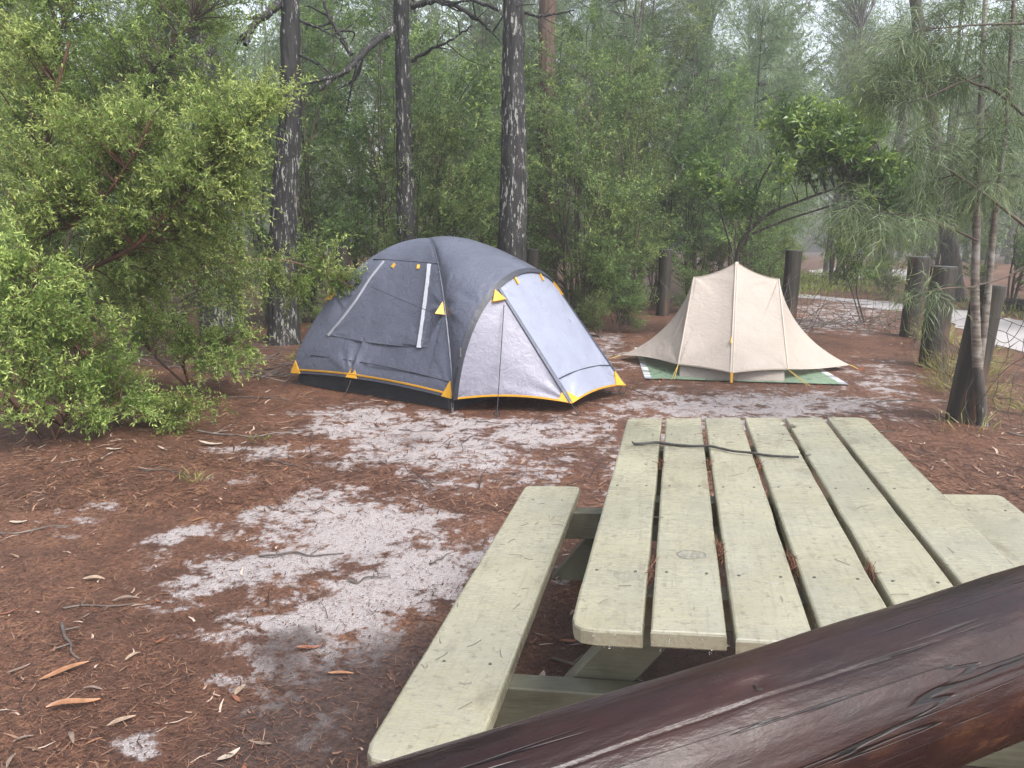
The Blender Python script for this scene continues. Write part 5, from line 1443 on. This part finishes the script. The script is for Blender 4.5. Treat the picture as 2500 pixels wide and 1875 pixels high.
# ================================================================== THE LOG RAIL IN THE FOREGROUND
LC = np.array([-.1811, .43925, 1.13377]); LD = np.array([.92274, .38045, .06174]); LD /= np.linalg.norm(LD)
rail = thing('log_rail', 'thick wet red-brown log rail crossing the lower right corner close to the camera', 'railing', tuple(LC))
e1 = norm(np.cross(LD, [0, 0, 1.0])); e2 = np.cross(e1, LD)
if e2[2] < 0: e1, e2 = -e1, -e2
rows, sides = 200, 300
u = np.linspace(-.9, 1.9, rows); a = np.arange(sides) * 2 * np.pi / sides
U, Aa = np.meshgrid(u, a, indexing='ij')
ca, sa = np.cos(Aa), np.sin(Aa)
rr = .0745 + .004 * (fbm(U * 1.2, ca * .7 + 3, sa * .7, 5, 2) - .5) + .003 * (fbm(U * 9, ca * 3, sa * 3, 6, 3) - .5) + .0007 * (vnoise(U * 14, ca * 16, sa * 16, 7) - .5)
def check(u0, u1, a0, drift, depth, w):
    m = np.clip((U - u0) / .05, 0, 1) * np.clip((u1 - U) / .05, 0, 1)
    da = np.angle(np.exp(1j * (Aa - a0 - drift * (U - u0) - .05 * (vnoise(U * 6, 0, 0, int(a0 * 10)) - .5))))
    return depth * m * np.exp(-(da / w) ** 2)
for q in ((-.2, .62, 1.95, .05, .003, .010), (.5, .95, 2.6, .03, .0015, .010), (.35, 1.2, 3.75, .02, .005, .02), (.1, .5, 3.0, .0, .002, .010)):
    rr = rr - check(*q)
# flattened worn strip near the top, and the knot by the bolt
kn = ((U - .415) / .028) ** 2 + (np.angle(np.exp(1j * (Aa - 1.78))) * .0745 / .022) ** 2
rr = rr + .004 * np.exp(-kn) - .007 * np.exp(-kn * 7)
# angle runs from e1 (far side when e1 points away)
far_ = e1 if e1[1] > 0 else -e1
V = LC + U[..., None] * LD + rr[..., None] * (ca[..., None] * far_ + sa[..., None] * e2)
i = np.arange(rows - 1)[:, None] * sides; j = np.arange(sides)[None]; k = (j + 1) % sides
F = np.stack([i + j, i + sides + j, i + sides + k, i + k], -1).reshape(-1, 4)
lm_ = mesh_np('log', (V.reshape(-1, 3) - LC), F)
# rotate into a local frame whose x runs along the log, so the grain follows it
Mx = np.stack([LD, far_, e2], 0)
co = (V.reshape(-1, 3) - LC) @ Mx.T
lm_.vertices.foreach_set('co', np.ascontiguousarray(co, dtype=np.float32).ravel()); lm_.update()
lg = link('log', lm_, MT['log_wood'], rail)
rail.rotation_mode = 'QUATERNION'; rail.rotation_quaternion = Matrix(Mx.T.tolist()).to_quaternion()
A = Acc(); A.tube([(.4165, .0745 * math.cos(1.78) - .004, .0745 * math.sin(1.78) - .006), (.418, .0745 * math.cos(1.78) - .004, .0745 * math.sin(1.78) - .0005)], [.004, .004], 10)
A.build('nail_head', MT['screw_dark'], rail)
# posts that carry the rail, outside the frame
for uu in (-.62, 1.62):
    A = Acc(); pb = LC + LD * uu
    wp = np.array([[pb[0], pb[1], z] for z in (-.02, .4, .8, pb[2] - .06)]); A.tube((wp - LC) @ Mx.T, [.07, .068, .067, .066], 18)
    A.build('post', MT['log_wood'], rail)

# ================================================================== LITTER ON THE GROUND
rg = np.random.default_rng(91)
def scatter(n, x0, x1, y0, y1, power=1.6, sand_keep=.35):
    y = y0 * (y1 / y0) ** (rg.random(n) ** power); x = x0 + (x1 - x0) * rg.random(n)
    x = x * np.clip(y / 5.5, .42, 1.2)
    keep = rg.random(n) < (1 - (1 - sand_keep) * np.clip(sand_at(x, y) * 1.4, 0, 1)) * (1 - .7 * np.clip(dark_at(x, y), 0, 1))
    return x[keep], y[keep]
def needles(name, n, lmin, lmax, w, mat, sand_keep, area, lift=.004, tmin=0, tmax=1, power=1.0, aligned=None):
    x, y = scatter(n, *area, sand_keep=sand_keep, power=power); n = len(x)
    a = rg.random(n) * np.pi if aligned is None else aligned + rg.normal(size=n) * .6
    D = norm(np.stack([np.cos(a), np.sin(a), rg.normal(size=n) * .10], -1))
    L_ = lmin + (lmax - lmin) * rg.random(n) ** 1.6
    P = np.stack([x, y, gz(x, y) + lift + .006 * rg.random(n)], -1) - D * L_[:, None] / 2
    P[:, 2] = np.maximum(P[:, 2], gz(P[:, 0], P[:, 1]) + .002)
    # bent strip: three cross sections, two quads
    S = norm(np.cross(D, [0, 0, 1.0])); W_ = (w * (.6 + .8 * rg.random(n)))[:, None] / 2
    bend = S * (rg.normal(size=(n, 1)) * .12) * L_[:, None] + np.array([0, 0, 1.0]) * (rg.random((n, 1)) * .05) * L_[:, None]
    p1 = P + D * L_[:, None] * .5 + bend; p2 = P + D * L_[:, None]
    V = np.stack([P - S * W_, P + S * W_, p1 + S * W_, p1 - S * W_, p2 + S * W_ * .4, p2 - S * W_ * .4], 1).reshape(-1, 3)
    b = np.arange(n)[:, None] * 6
    F = np.concatenate([b + np.array([[0, 1, 2, 3]]), b + np.array([[3, 2, 4, 5]])])
    t = np.repeat(np.clip(tmin + (tmax - tmin) * rg.random(n), 0, 1), 6)
    link(name, mesh_np(name, V, F, {'tint': t}, smooth=False), MT[mat], kind='stuff')
needles('needle_litter', 52000, .015, .06, .0019, 'needle_brown', .22, (-4.2, 4.4, 1.4, 6.0))
needles('needle_litter', 42000, .03, .11, .0062, 'needle_brown', .3, (-5.0, 5.5, 4.2, 13.5))
needles('bark_litter', 1500, .05, .16, .013, 'leaf_dry', .3, (-5.0, 5.8, 5.0, 13.5))
needles('twig_litter', 900, .12, .5, .008, 'needle_brown', .6, (-5.0, 5.8, 4.6, 13.5), tmin=0, tmax=.15, lift=.008)
needles('fine_debris', 30000, .006, .024, .0045, 'needle_brown', .8, (-4.4, 4.8, 1.4, 9.0), tmin=0, tmax=.5)
needles('bark_litter', 1900, .02, .085, .007, 'leaf_dry', .18, (-4.4, 5.0, 1.6, 12.0), tmin=0, tmax=1.0)
needles('twig_litter', 900, .04, .2, .004, 'needle_brown', .6, (-4.6, 5.0, 1.6, 12.0), tmin=0, tmax=.18, lift=.007)

def leaf_piece(L_, W_, seed, curl=.2):
    rg = np.random.default_rng(seed); n = 9
    s = np.linspace(0, 1, n); w = W_ / 2 * np.sin(np.pi * s ** .85) ** .8; w[0] = w[-1] = .0005
    cx = np.sin(s * 2.4 + rg.random() * 2) * L_ * .035; za = .003 + .010 * rg.random(); zb = rg.random() * 2
    lift = curl * W_
    V = []
    for i in range(n):
        z0 = .003 + za * math.sin(s[i] * 2.2 + zb) ** 2
        V += [(s[i] * L_ - L_ / 2, cx[i] + w[i], z0 + lift * .8), (s[i] * L_ - L_ / 2, cx[i], z0), (s[i] * L_ - L_ / 2, cx[i] - w[i], z0 + lift * .5)]
    F = []
    for i in range(n - 1): F += [(3 * i, 3 * i + 1, 3 * i + 4, 3 * i + 3), (3 * i + 1, 3 * i + 2, 3 * i + 5, 3 * i + 4)]
    return V, F
for k, c in enumerate([(.25, .12, .06), (.27, .195, .14), (.20, .08, .045), (.17, .125, .10), (.34, .28, .225)]):
    plain('dead_leaf_%d' % k, c, .45, noise_amt=.3, noise_sc=40)
LEAF = []
for k in range(10):
    V, F = leaf_piece(.09, (.016, .02, .024, .014, .03, .018, .022, .02, .016, .026)[k], k, (.2, .35, .15, .3, .25, .4, .1, .3, .2, .3)[k])
    LEAF.append(mesh_py('fallen_leaf', V, F, True)); LEAF[-1].materials.append(MT['dead_leaf_%d' % (k % 5)])
def leaf_at(k, x, y, a, sc, label, group='dead gum leaves on the ground'):
    o = bpy.data.objects.new('fallen_leaf', LEAF[k]); C.objects.link(o)
    o.location = (x, y, float(gz(x, y)) + .003); o.rotation_euler = (rg.normal() * .08, rg.normal() * .08, a); o.scale = (sc, sc, sc)
    tag(o, label, 'leaf', group)
for k, x, y, a, sc, lab in [
 (0, -1.61, 2.53, .75, 1.75, 'long orange-brown leaf lying slantwise at the lower left'), (5, -1.46, 2.32, .55, 1.75, 'long orange leaf near the bottom left, below the slanting one'),
 (2, -1.37, 2.77, 1.4, .75, 'curled rust-red leaf on the plain litter at the lower left'), (1, -1.42, 2.64, 1.2, .75, 'short tan leaf with a bent stalk at the lower left'),
 (4, -2.25, 5.55, .1, 1.9, 'big cream leaf lying at the edge of the far pale sand'), (6, -1.27, 2.26, .7, 1.0, 'pinkish grey leaf above the small sandy spot at the bottom'),
 (3, -1.79, 2.55, 1.2, 1.05, 'grey curled leaf at the far left near the bottom edge'), (0, -.62, 2.57, .25, 1.05, 'slim orange leaf on the dark soil left of the bench'),
 (1, -1.92, 3.3, .1, 1.1, 'slim tan leaf on the litter left of the bright sand'), (8, -1.45, 2.42, .1, .8, 'pale grey stick-like leaf at the lower left'),
 (6, -.95, 2.46, 1.5, .95, 'grey-pink leaf at the left edge of the dark soil'), (4, -2.71, 4.0, .2, 1.0, 'cream leaf at the left edge of the clearing'),
 (8, -1.67, 3.1, .5, 1.2, 'long thin tan leaf left of the bright sand tip'), (7, -.78, 2.74, .35, 1.05, 'reddish leaf lying flat on the dark soil left of the bench'),
 (9, .12, 2.55, 1.4, 1.0, 'torn tan leaf in the shade between bench and table'), (3, .27, 2.50, .3, .8, 'small grey leaf in the shade under the table edge'),
 (4, -2.9, 5.4, .3, 1.1, 'cream leaf under the shrub at the left edge'), (5, -.12, 3.24, .8, .9, 'orange leaf on the pale sand beside the bench')]:
    leaf_at(k, x, y, a, sc, lab)
zones = [('dead brown leaf on the red litter at the lower left', 26, (-2.5, -.7, 1.9, 3.6)), ('dead pale leaf on the litter in front of the left shrubs', 36, (-3.6, -1.4, 4.0, 7.0)),
         ('dead leaf on the shaded ground under the picnic table', 26, (-.2, .6, 2.0, 3.4)), ('dead leaf on the damp litter in front of the nearest bollard', 34, (2.6, 4.8, 4.2, 7.2)),
         ('dead leaf on the litter around the beige tent', 40, (1.2, 5.6, 7.0, 12.5))]
for lab, n, (x0, x1, y0, y1) in zones:
    for q in range(n):
        x, y = rg.uniform(x0, x1), rg.uniform(y0, y1)
        if float(sand_at(np.array([x]), np.array([y]))[0]) > .5 and rg.random() < .8: continue
        leaf_at(int(rg.integers(10)), x, y, rg.random() * 6.28, rg.uniform(.45, 1.0), lab, lab.replace('dead brown leaf', 'dead leaves').replace('dead pale leaf', 'pale dead leaves').replace('dead leaf', 'dead leaves'))

# fallen sticks one can pick out
def stick(x, y, a, L_, r, seed, label, mat='dead_twig', group=None):
    rg_ = np.random.default_rng(seed); A = Acc()
    pts = [np.array([(q - .5) * L_, rg_.normal() * L_ * .05, r * .8 + abs(rg_.normal()) * .006]) for q in np.linspace(0, 1, 6)]
    A.tube(curve(pts, 22), np.linspace(r, r * .45, 22), 6)
    for q in range(2):
        b = pts[1 + q * 2]; d = np.array([rg_.normal() * .3 + .3, rg_.choice([-1, 1]) * .8, .1]) * L_ * .2
        A.tube(curve([b, b + d * .5, b + d], 6), np.linspace(r * .6, r * .3, 6), 4)
    o = A.build('fallen_stick', MT[mat]); o.location = (x, y, float(gz(x, y))); o.rotation_euler = (0, 0, a)
    tag(o, label, 'stick', group)
for q in [(-1.6, 5.15, -.5, .34, .006, 1, 'dark bent stick on the red litter between two pale sand streaks'), (-1.05, 3.62, .08, .42, .006, 2, 'long grey stick lying across the bright sand'),
          (-2.1, 5.9, .1, .8, .009, 3, 'long dark stick on the litter in front of the left shrubs'), (-.55, 4.75, -.05, .3, .005, 4, 'thin dark stick on the sand in front of the dome tent'),
          (-.35, 3.6, .9, .16, .005, 5, 'short forked twig on the sand beside the bench'), (-.66, 3.36, .3, .2, .005, 6, 'dark forked twig on the red strip between the sand patches'),
          (-1.72, 2.75, -.9, .34, .008, 7, 'curved dark twig with a pale tip at the lower left'), (-2.6, 3.9, .2, .4, .007, 8, 'dark stick poking in from the left edge'),
          (-2.3, 4.9, -.3, .4, .006, 9, 'slender dark stick near the left edge of the clearing'), (.35, 2.6, -.5, .4, .007, 10, 'dark twig in the shade between bench and table'),
          (.45, 5.6, .1, .24, .005, 11, 'small dark twig on the sand in front of the porch'), (-.2, 6.35, -.3, .22, .006, 12, 'dark bent twig by the front pole of the dome tent'),
          (4.35, 6.0, -.35, .6, .008, 13, 'grey stick in front of the wire netting at the right edge'), (3.3, 6.9, .1, .5, .006, 14, 'thin dark stick on the ground right of the green sheet'),
          (2.9, 6.2, .05, .6, .006, 15, 'thin dark stick behind the far end of the table'), (3.9, 7.4, .15, .7, .007, 16, 'long thin stick on the litter near the nearest bollard'),
          (-.75, 6.1, .0, .35, .005, 17, 'thin straight twig on the greyish patch in front of the dome tent'), (1.3, 12.0, .2, .9, .012, 18, 'pale stick on the ground in the gap between the tents'),
          (-2.45, 7.2, -.1, .7, .008, 19, 'dark stick on the litter left of the dome tent corner'), (-1.75, 3.05, .2, .3, .005, 20, 'dark thin twig left of the bright sand tip')]:
    stick(*q)

# ================================================================== THE AIR: thin wet haze
V, F = box_vf(-72, 72, -18, 80, -1.2, 21.5, .01)
hz_o = link('haze', mesh_py('haze', V, F), None, kind='stuff')
hm = bpy.data.materials.new('haze'); hm.use_nodes = True
hm.node_tree.nodes.clear()
ho = hm.node_tree.nodes.new('ShaderNodeOutputMaterial'); hv = hm.node_tree.nodes.new('ShaderNodeVolumePrincipled')
hv.inputs['Color'].default_value = (.93, .96, 1.0, 1); hv.inputs['Density'].default_value = 0.003; hv.inputs['Anisotropy'].default_value = .3
hm.node_tree.links.new(hv.outputs[0], ho.inputs['Volume'])
hz_o.data.materials.append(hm)
